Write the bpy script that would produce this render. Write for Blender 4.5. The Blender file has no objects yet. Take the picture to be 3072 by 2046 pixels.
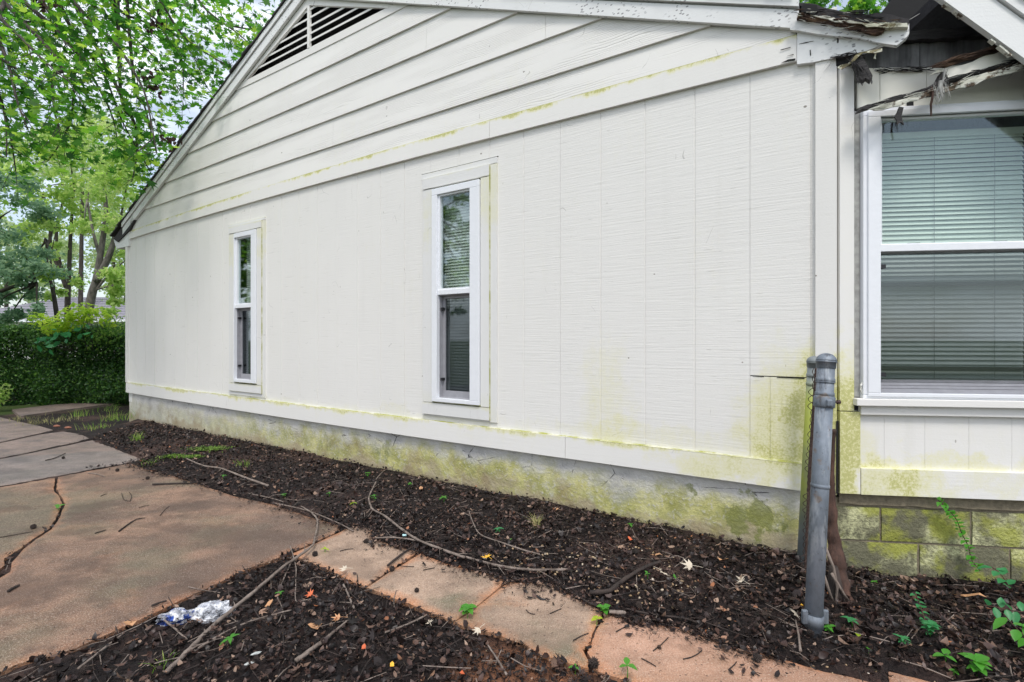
import bpy, math, random
import numpy as np
from mathutils import Vector, Matrix, noise as mnoise
from mathutils.geometry import delaunay_2d_cdt

random.seed(7); rng = np.random.default_rng(7)
scn = bpy.context.scene
COL = scn.collection
F = 1500.0; CAMZ = 1.3

# ------------------------------------------------------------------ camera
cam = bpy.data.cameras.new('camera'); camo = bpy.data.objects.new('camera', cam); COL.objects.link(camo)
cam.sensor_width = 36; cam.lens = 36 * F / 3072; cam.shift_y = -6 / 3072
cam.clip_start = 0.05; cam.clip_end = 2000
camo.location = (0, 0, CAMZ); camo.rotation_euler = (math.radians(90), 0, 0)
scn.camera = camo

# ------------------------------------------------------------------ world, sun, exposure
SUN_EL, SUN_AZ = 58, 175           # azimuth of the sun, degrees clockwise from +Y (behind the camera)
w = bpy.data.worlds.new('World'); scn.world = w; w.use_nodes = True
wn = w.node_tree; wn.nodes.clear()
sky = wn.nodes.new('ShaderNodeTexSky'); sky.sky_type = 'NISHITA'; sky.sun_disc = False
sky.sun_elevation = math.radians(SUN_EL); sky.sun_rotation = math.radians(SUN_AZ); sky.dust_density = 2.0; sky.air_density = 1.0
bg1 = wn.nodes.new('ShaderNodeBackground'); bg1.inputs[1].default_value = 0.13
wn.links.new(sky.outputs[0], bg1.inputs[0])
bg2 = wn.nodes.new('ShaderNodeBackground'); bg2.inputs[0].default_value = (0.93, 0.96, 1.0, 1); bg2.inputs[1].default_value = 1.28
tc = wn.nodes.new('ShaderNodeTexCoord'); mp = wn.nodes.new('ShaderNodeMapping'); mp.inputs['Scale'].default_value = (1, 1, 2.2)
wn.links.new(tc.outputs['Generated'], mp.inputs[0])
nz = wn.nodes.new('ShaderNodeTexNoise'); nz.inputs['Scale'].default_value = 2.4; nz.inputs['Detail'].default_value = 7; nz.inputs['Roughness'].default_value = .55
wn.links.new(mp.outputs[0], nz.inputs['Vector'])
mr = wn.nodes.new('ShaderNodeMapRange'); mr.inputs[1].default_value = .47; mr.inputs[2].default_value = .66; mr.inputs[3].default_value = .22; mr.inputs[4].default_value = 1.0
mr.interpolation_type = 'SMOOTHSTEP'
wn.links.new(nz.outputs[0], mr.inputs[0])
mx = wn.nodes.new('ShaderNodeMixShader'); wn.links.new(mr.outputs[0], mx.inputs[0]); wn.links.new(bg1.outputs[0], mx.inputs[1]); wn.links.new(bg2.outputs[0], mx.inputs[2])
wo = wn.nodes.new('ShaderNodeOutputWorld'); wn.links.new(mx.outputs[0], wo.inputs[0])

sun = bpy.data.lights.new('sun', 'SUN'); sun.energy = 1.5; sun.angle = math.radians(14); sun.color = (1, .96, .9)
suno = bpy.data.objects.new('sun', sun); COL.objects.link(suno)
_a = math.radians(SUN_AZ); _e = math.radians(SUN_EL)
sdir = Vector((math.sin(_a) * math.cos(_e), math.cos(_a) * math.cos(_e), math.sin(_e)))
suno.rotation_euler = sdir.to_track_quat('Z', 'Y').to_euler(); suno.location = sdir * 30
vs = scn.view_settings; vs.view_transform = 'Standard'; vs.look = 'None'; vs.gamma = 1; vs.exposure = 0.5
vs.use_curve_mapping = False
scn.cycles.max_bounces = 8; scn.cycles.transparent_max_bounces = 16

# ------------------------------------------------------------------ coordinates
TH = math.atan(1500 / 2300); PH = math.atan(1500 / 11289)
_Y = 3.98 * 2300 / 3276
O = np.array([976 * _Y / F, _Y, 0.0])
def ray(x, y): return np.array([(x - 1536) / F, 1.0, (1017 - y) / F])
def P(fr, x, y, d=0.0):
    """photo point -> (s along the wall, z) on the wall plane pushed out by d"""
    a = TH if fr == 'm' else PH
    ex = np.array([math.cos(a), -math.sin(a), 0]); n = np.array([-math.sin(a), -math.cos(a), 0])
    r = ray(x, y); t = (O + n * d - np.array([0, 0, CAMZ])) @ n / (r @ n); p = np.array([0, 0, CAMZ]) + r * t
    return float((p - O) @ ex), float(p[2])
def PS(fr, x, d=0.0): return P(fr, x, 1017, d)[0]
def G(x, y, z=0.0):
    k = (CAMZ - z) * F / (y - 1017)
    return ((x - 1536) / F * k, k)
def PX(x, y, depth):
    r = ray(x, y) * depth
    return (r[0], depth, CAMZ + r[2])
def lerp(a, b, t): return a + (b - a) * t

# ------------------------------------------------------------------ node helper
class NT:
    def __init__(s, name):
        s.m = bpy.data.materials.new(name); s.m.use_nodes = True
        s.t = s.m.node_tree; s.t.nodes.clear()
        s.out = s.t.nodes.new('ShaderNodeOutputMaterial'); s._tc = None
    def put(s, sock, v):
        if v is None: return
        if isinstance(v, bpy.types.NodeSocket): s.t.links.new(v, sock)
        else:
            if isinstance(v, (tuple, list)) and len(v) == 3 and sock.type == 'RGBA': v = (*v, 1)
            sock.default_value = v
    def node(s, typ, ins=None, **props):
        n = s.t.nodes.new('ShaderNode' + typ)
        for k, v in props.items(): setattr(n, k, v)
        for k, v in (ins or {}).items(): s.put(n.inputs[k], v)
        return n
    def co(s, kind='Object'):
        if s._tc is None: s._tc = s.t.nodes.new('ShaderNodeTexCoord')
        return s._tc.outputs[kind]
    def map(s, scale=(1, 1, 1), loc=(0, 0, 0), rot=(0, 0, 0), v=None):
        return s.node('Mapping', {0: v or s.co(), 'Scale': scale, 'Location': loc, 'Rotation': rot}).outputs[0]
    def noise(s, scale=5, detail=4, rough=.55, v=None, dist=0):
        return s.node('TexNoise', {'Vector': v or s.co(), 'Scale': scale, 'Detail': detail, 'Roughness': rough, 'Distortion': dist}).outputs[0]
    def vor(s, scale=5, v=None, feature='F1', out='Distance', rnd=1):
        return s.node('TexVoronoi', {'Vector': v or s.co(), 'Scale': scale, 'Randomness': rnd}, feature=feature).outputs[out]
    def m_(s, op, a, b=None, clamp=False):
        n = s.node('Math', {0: a}, operation=op, use_clamp=clamp)
        if b is not None: s.put(n.inputs[1], b)
        return n.outputs[0]
    def rng(s, v, a, b, c=0.0, d=1.0, smooth=True):
        return s.node('MapRange', {0: v, 1: a, 2: b, 3: c, 4: d}, interpolation_type='SMOOTHSTEP' if smooth else 'LINEAR').outputs[0]
    def mix(s, f, a, b, blend='MIX'):
        n = s.t.nodes.new('ShaderNodeMix'); n.data_type = 'RGBA'; n.blend_type = blend
        s.put(n.inputs[0], f); s.put(n.inputs[6], a); s.put(n.inputs[7], b)
        return n.outputs[2]
    def ramp(s, f, stops, interp='LINEAR'):
        n = s.t.nodes.new('ShaderNodeValToRGB'); s.put(n.inputs[0], f); cr = n.color_ramp; cr.interpolation = interp
        while len(cr.elements) < len(stops): cr.elements.new(1)
        for e, (p, c) in zip(cr.elements, stops): e.position = p; e.color = (*c, 1)
        return n.outputs[0]
    def sep(s, v=None):
        n = s.node('SeparateXYZ', {0: v or s.co()}); return n.outputs
    def attr(s, name): return s.node('Attribute', attribute_name=name).outputs['Fac']
    def island(s): return s.node('NewGeometry').outputs['Random Per Island']
    def objrand(s): return s.node('ObjectInfo').outputs['Random']
    def bump(s, h, strength=.4, dist=.01, nrm=None):
        n = s.node('Bump', {'Height': h, 'Strength': strength, 'Distance': dist})
        if nrm is not None: s.put(n.inputs['Normal'], nrm)
        return n.outputs[0]
    def blobs(s, lst):
        """sum of soft elliptical patches (s, z, rs, rz, amount) in wall coordinates"""
        acc = None; x, y, z = s.sep()
        xw = s.m_('ADD', x, s.m_('MULTIPLY', s.m_('SUBTRACT', s.noise(5.0, 5, .65), .5), .55)); zw = s.m_('ADD', z, s.m_('MULTIPLY', s.m_('SUBTRACT', s.noise(5.0, 5, .65, s.map(loc=(7, 3, 2))), .5), .55))
        for (cs, cz, rs, rz, amt) in lst:
            a = s.m_('DIVIDE', s.m_('SUBTRACT', xw, cs), rs); b = s.m_('DIVIDE', s.m_('SUBTRACT', zw, cz), rz)
            q = s.m_('ADD', s.m_('MULTIPLY', a, a), s.m_('MULTIPLY', b, b))
            g = s.m_('MULTIPLY', s.rng(q, 0.0, 1.0, 1.0, 0.0), amt)
            acc = g if acc is None else s.m_('ADD', acc, g)
        return acc
    def pbr(s, color, rough=.6, bump=None, **k):
        p = s.node('BsdfPrincipled', {'Base Color': color, 'Roughness': rough})
        if bump is not None: s.put(p.inputs['Normal'], bump)
        for kk, v in k.items(): s.put(p.inputs[kk.replace('_', ' ')], v)
        s.t.links.new(p.outputs[0], s.out.inputs[0]); return s.m

ALGAE = (0.70, 0.67, 0.24); ALGAE_D = (0.42, 0.42, 0.07)
PAINT = (0.775, 0.765, 0.738)

def painted(name, grain='board', edge_stain=0.0, bl=None, base=PAINT, specks=0.0, dirt=.5, bottom_stain=0.0):
    t = NT(name)
    c = t.mix(t.noise(1.3, 4), tuple(b * .955 for b in base), tuple(min(1, b * 1.03) for b in base))
    # grey washes of dirt running down
    streak = t.noise(1.0, 5, .6, t.map((9, 9, 0.8)))
    c = t.mix(t.m_('MULTIPLY', t.rng(streak, .52, .78), .14 * dirt), c, (.50, .49, .44))
    h = t.noise(90, 3)
    if grain == 'rough':       # rough sawn plywood: short horizontal tears
        g = t.noise(1.0, 4, .6, t.map((3.2, 3.2, 85)))
        g2 = t.noise(1.0, 2, .5, t.map((7, 7, 55), (3.1, 0, 1.7)))
        patch = t.rng(t.noise(1.1, 3), .35, .65, .35, 1)
        tear = t.m_('MULTIPLY', t.rng(g, .62, .72), patch)
        tear2 = t.m_('MULTIPLY', t.rng(g2, .69, .74), patch)
        c = t.mix(t.m_('MULTIPLY', t.m_('MAXIMUM', tear, tear2), .42), c, (.36, .35, .32))
        hh = t.m_('ADD', t.m_('MULTIPLY', g, -1.0), t.m_('MULTIPLY', h, .3))
        bmp = t.bump(hh, .5, .004)
    elif grain == 'lap':       # embossed wavy woodgrain of lap siding
        vv = t.map((1, 1, 1))
        wob = t.noise(1.6, 3, .5, t.map((.5, .5, 3.0)))
        z = t.sep()[2]
        ph = t.m_('ADD', t.m_('MULTIPLY', z, 420.0), t.m_('MULTIPLY', wob, 60.0))
        wv = t.m_('SINE', ph)
        msk = t.rng(t.noise(1.3, 3, .6, t.map((.5, .5, 5))), .42, .6)
        line = t.m_('MULTIPLY', t.rng(wv, .55, .98), msk)
        c = t.mix(t.m_('MULTIPLY', line, .34), c, (.40, .39, .36))
        bmp = t.bump(t.m_('ADD', t.m_('MULTIPLY', line, -1.0), t.m_('MULTIPLY', h, .25)), .5, .004)
    else:
        g = t.noise(1.0, 4, .6, t.map((2, 2, 60)))
        c = t.mix(t.m_('MULTIPLY', t.rng(g, .6, .75), .12), c, (.4, .39, .35))
        bmp = t.bump(t.m_('ADD', g, h), .25, .003)
    # sparse small nicks and nail marks
    v = t.vor(3.4, t.map((1, 1, 1.3)), rnd=1)
    vs_ = t.m_('LESS_THAN', v, .030)
    c = t.mix(t.m_('MULTIPLY', vs_, .75), c, (.12, .10, .07))
    v3 = t.m_('MULTIPLY', t.m_('LESS_THAN', t.vor(8.5, t.map((1, 1, .45), (2, 5, 1))), .034), t.rng(t.noise(1.7, 3), .46, .55))
    c = t.mix(t.m_('MULTIPLY', v3, .6), c, (.22, .20, .17))
    scr = t.m_('MULTIPLY', t.m_('LESS_THAN', t.m_('ABSOLUTE', t.m_('SUBTRACT', t.noise(2.6, 2, .5, t.map((1, 1, .8), (9, 1, 4))), .5)), .0016), t.rng(t.noise(5, 3, .5, t.map(loc=(1, 8, 8))), .60, .64))
    c = t.mix(t.m_('MULTIPLY', scr, .5), c, (.30, .29, .27))
    if specks:
        v2 = t.vor(52, t.map((.55, 1, 1)), rnd=1)
        pm = t.rng(t.noise(3, 3), .48, .6)
        flake = t.m_('MULTIPLY', t.m_('LESS_THAN', v2, .26), pm)
        c = t.mix(t.m_('MULTIPLY', flake, specks), c, (.17, .17, .18))
    if edge_stain or bottom_stain or bl:
        run = t.noise(1.0, 4, .6, t.map((14, 14, 1.6), (2, 0, 0)))
        pat = t.noise(1.0, 5, .65, t.map((1.1, 1.1, 2.0), (5, 0, 2)))
        amt = None
        e = t.attr('edge') if (edge_stain or bottom_stain) else None
        if edge_stain:
            top = t.m_('ADD', t.rng(e, .45, 1.0, -.35, .55), t.m_('ADD', t.m_('MULTIPLY', t.m_('SUBTRACT', run, .5), 1.2), t.m_('MULTIPLY', t.m_('SUBTRACT', pat, .5), 2.6)))
            amt = t.m_('MULTIPLY', t.rng(top, .15, .75), edge_stain)
            lip = t.m_('MULTIPLY', t.rng(e, .93, 1.0), t.rng(pat, .38, .5)); amt = t.m_('MAXIMUM', amt, t.m_('MULTIPLY', lip, edge_stain))
        if bottom_stain:
            q = t.m_('MULTIPLY', t.rng(t.m_('ADD', t.rng(e, .0, .13, .6, -.2), t.m_('MULTIPLY', t.m_('SUBTRACT', pat, .5), 2.0)), .1, .8), bottom_stain)
            amt = q if amt is None else t.m_('MAXIMUM', amt, q)
        if bl:
            b = t.m_('ADD', t.blobs(bl), t.m_('MULTIPLY', t.m_('SUBTRACT', t.m_('ADD', t.m_('MULTIPLY', run, .4), t.m_('MULTIPLY', pat, .6)), .5), 2.2))
            b = t.m_('MULTIPLY', t.rng(t.m_('ADD', b, t.m_('MULTIPLY', t.m_('SUBTRACT', t.noise(22, 4, .7), .5), .9)), .0, 2.6), .95)
            amt = b if amt is None else t.m_('MAXIMUM', amt, b)
        spk = t.noise(75, 4, .75); amt = t.m_('MULTIPLY', amt, t.rng(spk, .25, .70, .55, 1.15))
        col = t.mix(t.rng(t.m_('ADD', amt, t.m_('MULTIPLY', t.m_('SUBTRACT', spk, .5), .5)), .40, 1.05), ALGAE, ALGAE_D)
        c = t.mix(t.m_('MINIMUM', amt, .8), c, col)
    return t.pbr(c, .62, bmp, Specular_IOR_Level=.25)

M = {}
def simple(name, col, rough=.6, metal=0.0, var=.12, nscale=20, bumpd=.002, spec=.5):
    t = NT(name)
    c = t.mix(t.noise(nscale, 5), tuple(max(0, x * (1 - var * 2)) for x in col), tuple(min(1, x * (1 + var)) for x in col))
    M[name] = t.pbr(c, rough, t.bump(t.noise(nscale * 3, 3), .4, bumpd), Metallic=metal, Specular_IOR_Level=spec)
    return M[name]
# wall coordinates used below: s = 0 at the right corner, negative to the left
M['siding'] = painted('rough_sawn_painted_plywood', 'rough', bl=[(-1.38, .95, .26, .62, .75), (-.24, .80, .36, .60, 1.5), (-.06, .9, .18, .6, 1.2), (-1.0, .62, 1.3, .12, .7),
     (-3.2, .60, 1.5, .08, .5), (-5.4, .6, 1.2, .06, .35)])
M['lap'] = painted('embossed_lap_siding_paint', 'lap', dirt=.15, bl=[(-7.0, 3.07, .8, .05, .4), (-2.0, 3.09, 1.2, .035, .3)])
M['frieze'] = painted('frieze_board_paint', 'board', edge_stain=1.0)
M['skirt'] = painted('skirt_board_paint', 'board', edge_stain=.75, bl=[(-.45, .52, .7, .16, 1.5), (-3.5, .55, 2.5, .06, .3)], dirt=.3)
M['trim'] = painted('trim_board_paint', 'board')
M['casing'] = painted('window_casing_paint', 'board', edge_stain=.30, bottom_stain=.12, base=(.73, .73, .72), dirt=1.4)
M['rake'] = painted('rake_board_flaking_paint', 'board', base=(.78, .79, .79), specks=.8, dirt=.8)
M['corner'] = painted('corner_board_paint', 'board', bl=[(.03, .6, .16, .72, 2.0), (.05, 1.0, .12, .6, .9), (-.05, .8, .08, .5, .9)])
M['siding_r'] = painted('right_siding_paint', 'board', bl=[(.5, .58, .9, .12, 1.1), (.1, .6, .25, .25, .9)], dirt=1.2)
M['skirt_r'] = painted('right_skirt_paint', 'board', bl=[(.22, .5, .30, .3, 1.6), (.45, .48, .2, .3, 1.0), (1.0, .55, .6, .10, .8)], dirt=1.4)
M['upper_r'] = painted('weathered_upper_siding_paint', 'board', bl=[(.15, 2.5, .14, .2, .45), (.4, 2.6, .1, .2, .3)], base=(.74, .73, .66), dirt=2.2)
simple('white_vinyl', (.80, .82, .86), .35, var=.03)
simple('grey_track', (.34, .34, .37), .5, var=.15)
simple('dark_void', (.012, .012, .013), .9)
simple('weathered_board', (.42, .42, .40), .8, var=.35, nscale=30)
simple('black_plastic', (.02, .02, .025), .5)
simple('blind', (.70, .74, .70), .5, var=.05)
simple('shingle', (.045, .042, .045), .9, var=.35, nscale=60, bumpd=.006)
t = NT('green_algae_caulk'); n_ = t.noise(6, 5, .7); M['algae_line'] = t.pbr(t.mix(t.rng(n_, .40, .6), (.62, .61, .50), (.33, .34, .08)), .9)
simple('grime', (.16, .16, .05), .9, var=.4)
simple('interior', (.12, .12, .12), .9)
simple('rust', (.09, .055, .045), .8, var=.5, nscale=80)
simple('mortar', (.26, .22, .15), .9, var=.35, nscale=40, bumpd=.006)

t = NT('rotten_wood')
gr = t.noise(1, 6, .7, t.map((5, 5, 45)))
c = t.ramp(gr, [(.3, (.012, .008, .006)), (.5, (.06, .03, .018)), (.62, (.17, .10, .055)), (.72, (.03, .018, .012))])
M['rotten'] = t.pbr(c, .85, t.bump(gr, 1.0, .03))
t = NT('blackened_wood')  # near-black wood, also used as painted shade in the open eave
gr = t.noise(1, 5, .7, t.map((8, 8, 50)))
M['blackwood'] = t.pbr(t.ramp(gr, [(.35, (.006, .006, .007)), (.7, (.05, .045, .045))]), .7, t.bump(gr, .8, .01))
t = NT('stained_plywood')
st = t.noise(1, 6, .65, t.map((9, 9, 1.0))); pt = t.noise(4, 5, .6)
c = t.ramp(t.m_('ADD', t.m_('MULTIPLY', st, .6), t.m_('MULTIPLY', pt, .4)), [(.38, (.018, .018, .018)), (.5, (.10, .10, .105)), (.64, (.24, .24, .25))])
M['plywood'] = t.pbr(c, .8, t.bump(st, .3, .003))
t = NT('peeled_paint_over_wood')
gr = t.noise(1, 6, .7, t.map((6, 6, 30))); fl = t.noise(9, 6, .7)
c = t.mix(t.rng(fl, .50, .56), (.70, .70, .62), t.ramp(gr, [(.35, (.03, .02, .013)), (.6, (.16, .11, .07)), (.75, (.30, .26, .2))]))
c = t.mix(t.m_('MULTIPLY', t.rng(t.noise(3, 4), .45, .65), .35), c, (.34, .34, .14))
M['peel'] = t.pbr(c, .75, t.bump(t.m_('ADD', gr, fl), .6, .01))

t = NT('stucco_foundation')
x, y, z = t.sep()
n1 = t.noise(2.1, 6, .62, t.map((1, 1, 1.6))); n2 = t.noise(7, 6, .65, t.map((1, 1, .5))); n3 = t.noise(38, 4, .7)
c = t.mix(n2, (.50, .49, .47), (.68, .67, .65))
c = t.mix(t.m_('MULTIPLY', t.rng(n1, .5, .7), .45), c, (.25, .25, .26))
hgt = t.m_('ADD', z, t.m_('MULTIPLY', t.m_('SUBTRACT', n1, .5), .55))
hgt = t.m_('ADD', hgt, t.m_('MULTIPLY', t.m_('SUBTRACT', n2, .5), .22))
al = t.mix(t.rng(t.noise(6, 5, .7), .35, .65), (.56, .53, .19), (.30, .30, .055))
al = t.mix(t.rng(n3, .52, .68), al, (.52, .50, .38))
lm = t.rng(x, -9.6, -3.5, .25, .9)
c = t.mix(t.m_('MULTIPLY', t.m_('MULTIPLY', t.rng(hgt, .40, .20), lm), t.rng(t.noise(9, 6, .7, t.map(loc=(4, 4, 4))), .28, .5, .45, 1)), c, al)
tan = t.mix(n3, (.32, .26, .17), (.48, .41, .28))
c = t.mix(t.m_('MULTIPLY', t.rng(hgt, .17, .06), .85), c, tan)
br_ = t.rng(t.noise(3.2, 5, .65, t.map(loc=(12, 1, 5))), .50, .68); c = t.mix(t.m_('MULTIPLY', t.m_('MULTIPLY', br_, t.rng(z, .36, .22)), .55), c, (.27, .20, .11))
bb = t.blobs([(-.40, .24, .17, .15, 1.3), (-.62, .20, .14, .07, .8), (-.85, .30, .09, .08, .9), (-1.2, .30, .12, .10, .6), (-9.3, .26, .2, .16, .5), (-3.6, .22, .3, .12, .8), (-4.5, .2, .4, .12, .8), (-2.5, .2, .3, .1, .6)])
bb = t.m_('ADD', t.m_('MULTIPLY', bb, .8), t.m_('ADD', t.m_('MULTIPLY', t.m_('SUBTRACT', n2, .5), 2.4), t.m_('MULTIPLY', t.m_('SUBTRACT', n3, .5), .8)))
c = t.mix(t.rng(bb, .45, 1.0, 0, .8), c, t.mix(n3, (.13, .15, .03), (.24, .26, .07)))
ck = t.node('TexVoronoi', {'Vector': t.map((1, 1, 1.8)), 'Scale': 2.3, 'Randomness': 1}, feature='DISTANCE_TO_EDGE').outputs[0]
wob = t.m_('ADD', ck, t.m_('MULTIPLY', t.m_('SUBTRACT', t.noise(16, 4), .5), .05))
crk = t.m_('MULTIPLY', t.m_('LESS_THAN', t.m_('ABSOLUTE', wob), .004), t.rng(z, .22, .3))
c = t.mix(t.m_('MULTIPLY', crk, t.rng(n1, .45, .55)), c, (.05, .05, .05))
M['foundation'] = t.pbr(c, .9, t.bump(t.m_('ADD', n3, t.m_('MULTIPLY', n2, .8)), .8, .012))

t = NT('mossy_concrete_block')
n1 = t.noise(3.5, 6, .65); n3 = t.noise(60, 3, .7); r = t.objrand()
c = t.mix(n3, (.08, .08, .045), (.21, .20, .13))
lich = t.m_('ADD', n1, t.m_('MULTIPLY', t.m_('SUBTRACT', r, .5), .22))
c = t.mix(t.m_('MULTIPLY', t.rng(lich, .42, .60), t.rng(n3, .36, .56, .3, 1)), c, (.60, .60, .34))
c = t.mix(t.m_('MULTIPLY', t.rng(t.noise(5, 4, .6, t.map(loc=(4, 2, 1))), .46, .62), .75), c, (.34, .36, .05))
M['block'] = t.pbr(c, .92, t.bump(n3, .9, .012))

def slab_mat(name, base_a, base_b, green=.5, orange=.8, wet=0.0):
    t = NT(name)
    n1 = t.noise(1.1, 6, .6, t.map((1, 1.8, 1), (3, 1, 0))); n2 = t.noise(5, 6, .65); ag = t.vor(120); ag2 = t.vor(75, t.map(loc=(3, 3, 0)))
    c = t.mix(t.rng(n1, .35, .65), base_a, base_b)
    c = t.mix(t.m_('MULTIPLY', t.rng(n2, .40, .66), .6), c, tuple(x * .5 for x in base_a))
    if green:
        c = t.mix(t.m_('MULTIPLY', t.rng(t.noise(.9, 5, .6, t.map(loc=(7.3, 1.2, 0))), .47, .60), green), c, (.145, .135, .085))
    e = t.attr('edge')
    om = t.rng(t.m_('ADD', e, t.m_('MULTIPLY', t.m_('SUBTRACT', n2, .5), .16)), .06, -.02)
    c = t.mix(t.m_('MULTIPLY', om, orange), c, t.mix(n2, (.38, .12, .04), (.62, .30, .14)))
    c = t.mix(t.m_('MULTIPLY', t.rng(t.noise(2.3, 5, .7, t.map(loc=(1, 9, 0))), .55, .7), .35 * orange), c, (.50, .22, .10))
    fg = t.noise(140, 3, .75); c = t.mix(t.rng(fg, .36, .5, .55, 0), c, tuple(x * .55 for x in base_a)); c = t.mix(t.rng(fg, .54, .70, 0, .5), c, (.62, .50, .40))
    md = t.noise(14, 5, .7, t.map(loc=(2, 2, 2))); c = t.mix(t.rng(md, .55, .75, 0, .45), c, tuple(x * .6 for x in base_a))
    sp = t.m_('LESS_THAN', ag, .20); c = t.mix(t.m_('MULTIPLY', sp, .35), c, (.68, .60, .50))
    sp2 = t.m_('LESS_THAN', ag2, .16); c = t.mix(t.m_('MULTIPLY', sp2, .55), c, (.07, .05, .04))
    dp = t.rng(t.noise(1.7, 6, .68, t.map((1, 1.5, 1), (11, 4, 0))), .50, .60, 0, .5); c = t.mix(dp, c, tuple(x * .62 for x in base_a))
    pit = t.m_('MULTIPLY', t.m_('LESS_THAN', t.vor(26, t.map(loc=(8, 1, 0))), .13), t.rng(t.noise(2.2, 3, .5, t.map(loc=(5, 5, 0))), .45, .55)); c = t.mix(t.m_('MULTIPLY', pit, .6), c, (.06, .04, .03))
    sn = t.m_('MULTIPLY', t.rng(t.noise(260, 2), .6, .7), .3); c = t.mix(sn, c, (.75, .65, .55))
    ro = t.rng(n1, .3, .7, .72 - wet * .3, .9 - wet * .15)
    return t.pbr(c, ro, t.bump(t.m_('ADD', t.m_('MULTIPLY', t.noise(150, 3), .7), n2), .5, .006), Specular_IOR_Level=.4)
M['slab'] = slab_mat('brown_aggregate_concrete', (.130, .080, .058), (.295, .178, .118), green=.55, orange=.45, wet=.7)
M['slab_grey'] = slab_mat('grey_wet_concrete', (.175, .150, .145), (.24, .20, .185), green=.1, orange=.12, wet=1)
M['walk'] = slab_mat('pinkish_walkway_concrete', (.31, .215, .155), (.47, .33, .24), green=.95, orange=.9)
M['walk_red'] = slab_mat('reddish_walkway_concrete', (.43, .24, .155), (.54, .32, .225), green=.1, orange=.7)

t = NT('galvanised_steel')
n1 = t.noise(6, 6, .65, t.map((1, 1, .5))); n2 = t.noise(45, 4, .7)
c = t.ramp(n1, [(.3, (.10, .12, .14)), (.5, (.19, .22, .26)), (.7, (.30, .33, .38))])
c = t.mix(t.m_('MULTIPLY', t.rng(n2, .60, .68), .7), c, (.06, .06, .065))
c = t.mix(t.m_('MULTIPLY', t.rng(t.noise(14, 4), .60, .7), .6), c, (.17, .11, .06)); zz_ = t.sep()[2]; c = t.mix(t.m_('MULTIPLY', t.rng(zz_, .16, .0), t.rng(t.noise(22, 4, .7), .35, .6, .3, 1)), c, (.06, .05, .045)); c = t.mix(t.m_('MULTIPLY', t.rng(t.noise(7, 5, .7, t.map((1, 1, .3), (3, 3, 3))), .52, .62), .5), c, (.42, .45, .48)); c = t.mix(t.m_('MULTIPLY', t.rng(t.noise(9, 5, .7, t.map((1.5, 1.5, .25), (1, 7, 3))), .56, .64), .7), c, (.07, .075, .085))
M['galv'] = t.pbr(c, .62, t.bump(n2, .4, .004), Metallic=.35)
t = NT('galvanised_steel_with_algae')
n1 = t.noise(6, 6, .65, t.map((1, 1, .4))); zz = t.sep()[2]
c = t.ramp(n1, [(.3, (.13, .15, .15)), (.7, (.30, .33, .34))])
c = t.mix(t.m_('MULTIPLY', t.m_('MULTIPLY', t.rng(zz, .15, .5), t.rng(zz, 1.08, .9)), t.rng(n1, .3, .55, .5, 1)), c, (.33, .37, .06))
M['galv_green'] = t.pbr(c, .65, Metallic=.2)

t = NT('damp_soil')
n1 = t.noise(1.2, 6, .6); n2 = t.noise(18, 6, .7); n3 = t.noise(90, 4, .7)
c = t.ramp(t.m_('ADD', t.m_('MULTIPLY', n2, .6), t.m_('MULTIPLY', n3, .4)), [(.35, (.006, .004, .004)), (.5, (.018, .011, .010)), (.66, (.060, .036, .030))])
c = t.mix(t.m_('MULTIPLY', t.rng(t.noise(.9, 5, .6, t.map(loc=(2.2, 5.1, 0))), .52, .66), .6), c, (.17, .10, .08))
rp = t.node('VectorMath', {0: t.co(), 1: (.05, 1.92, 0)}, operation='DISTANCE').outputs['Value']
c = t.mix(t.m_('MULTIPLY', t.rng(t.m_('ADD', rp, t.m_('MULTIPLY', n2, .25)), .50, .28), .85), c, (.38, .17, .09))
d2 = t.node('VectorMath', {0: t.co(), 1: (-1.2, 4, 0)}, operation='DISTANCE').outputs['Value']
gm = t.rng(t.m_('ADD', d2, t.m_('MULTIPLY', n1, 2.0)), 9.5, 10.5)
c = t.mix(gm, c, t.mix(n1, (.05, .09, .02), (.10, .15, .03)))
M['soil'] = t.pbr(c, .85, t.bump(t.m_('ADD', n2, n3), 1.0, .03), Specular_IOR_Level=.4)

def leafmat(name, stops, trans=None, tw=.0, rough=.6, spec=.4):
    t = NT(name)
    isl = t.island(); c = t.ramp(isl, stops)
    p = t.node('BsdfPrincipled', {'Base Color': c, 'Roughness': rough, 'Specular IOR Level': spec})
    if tw:
        ct = t.ramp(isl, trans or [(a, tuple(min(1, x * 2.6) for x in b)) for a, b in stops])
        tr = t.node('BsdfTranslucent', {'Color': ct})
        mx = t.node('MixShader', {0: tw, 1: p.outputs[0], 2: tr.outputs[0]})
        t.t.links.new(mx.outputs[0], t.out.inputs[0])
    else: t.t.links.new(p.outputs[0], t.out.inputs[0])
    M[name] = t.m; return t.m
leafmat('litter', [(0, (.006, .004, .004)), (.4, (.017, .010, .009)), (.65, (.036, .020, .017)), (.83, (.078, .044, .035)), (.94, (.15, .09, .065)), (.985, (.32, .22, .16)), (1, (.32, .10, .03))], rough=.45, spec=.35)
leafmat('chips', [(0, (.004, .003, .003)), (.65, (.011, .007, .007)), (.92, (.045, .028, .023)), (1, (.24, .18, .14))], rough=.75, spec=.25)
leafmat('pebble', [(0, (.14, .09, .05)), (.4, (.30, .20, .11)), (.8, (.42, .32, .20)), (1, (.58, .52, .44))], rough=.5)
leafmat('maple_green', [(0, (.010, .050, .006)), (.3, (.022, .095, .008)), (.55, (.048, .155, .010)), (.8, (.075, .21, .014)), (1, (.15, .30, .02))],
        [(0, (.03, .14, .015)), (.3, (.09, .32, .03)), (.6, (.18, .52, .04)), (.85, (.38, .74, .06)), (1, (.65, .90, .12))], .55, .5)
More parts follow.
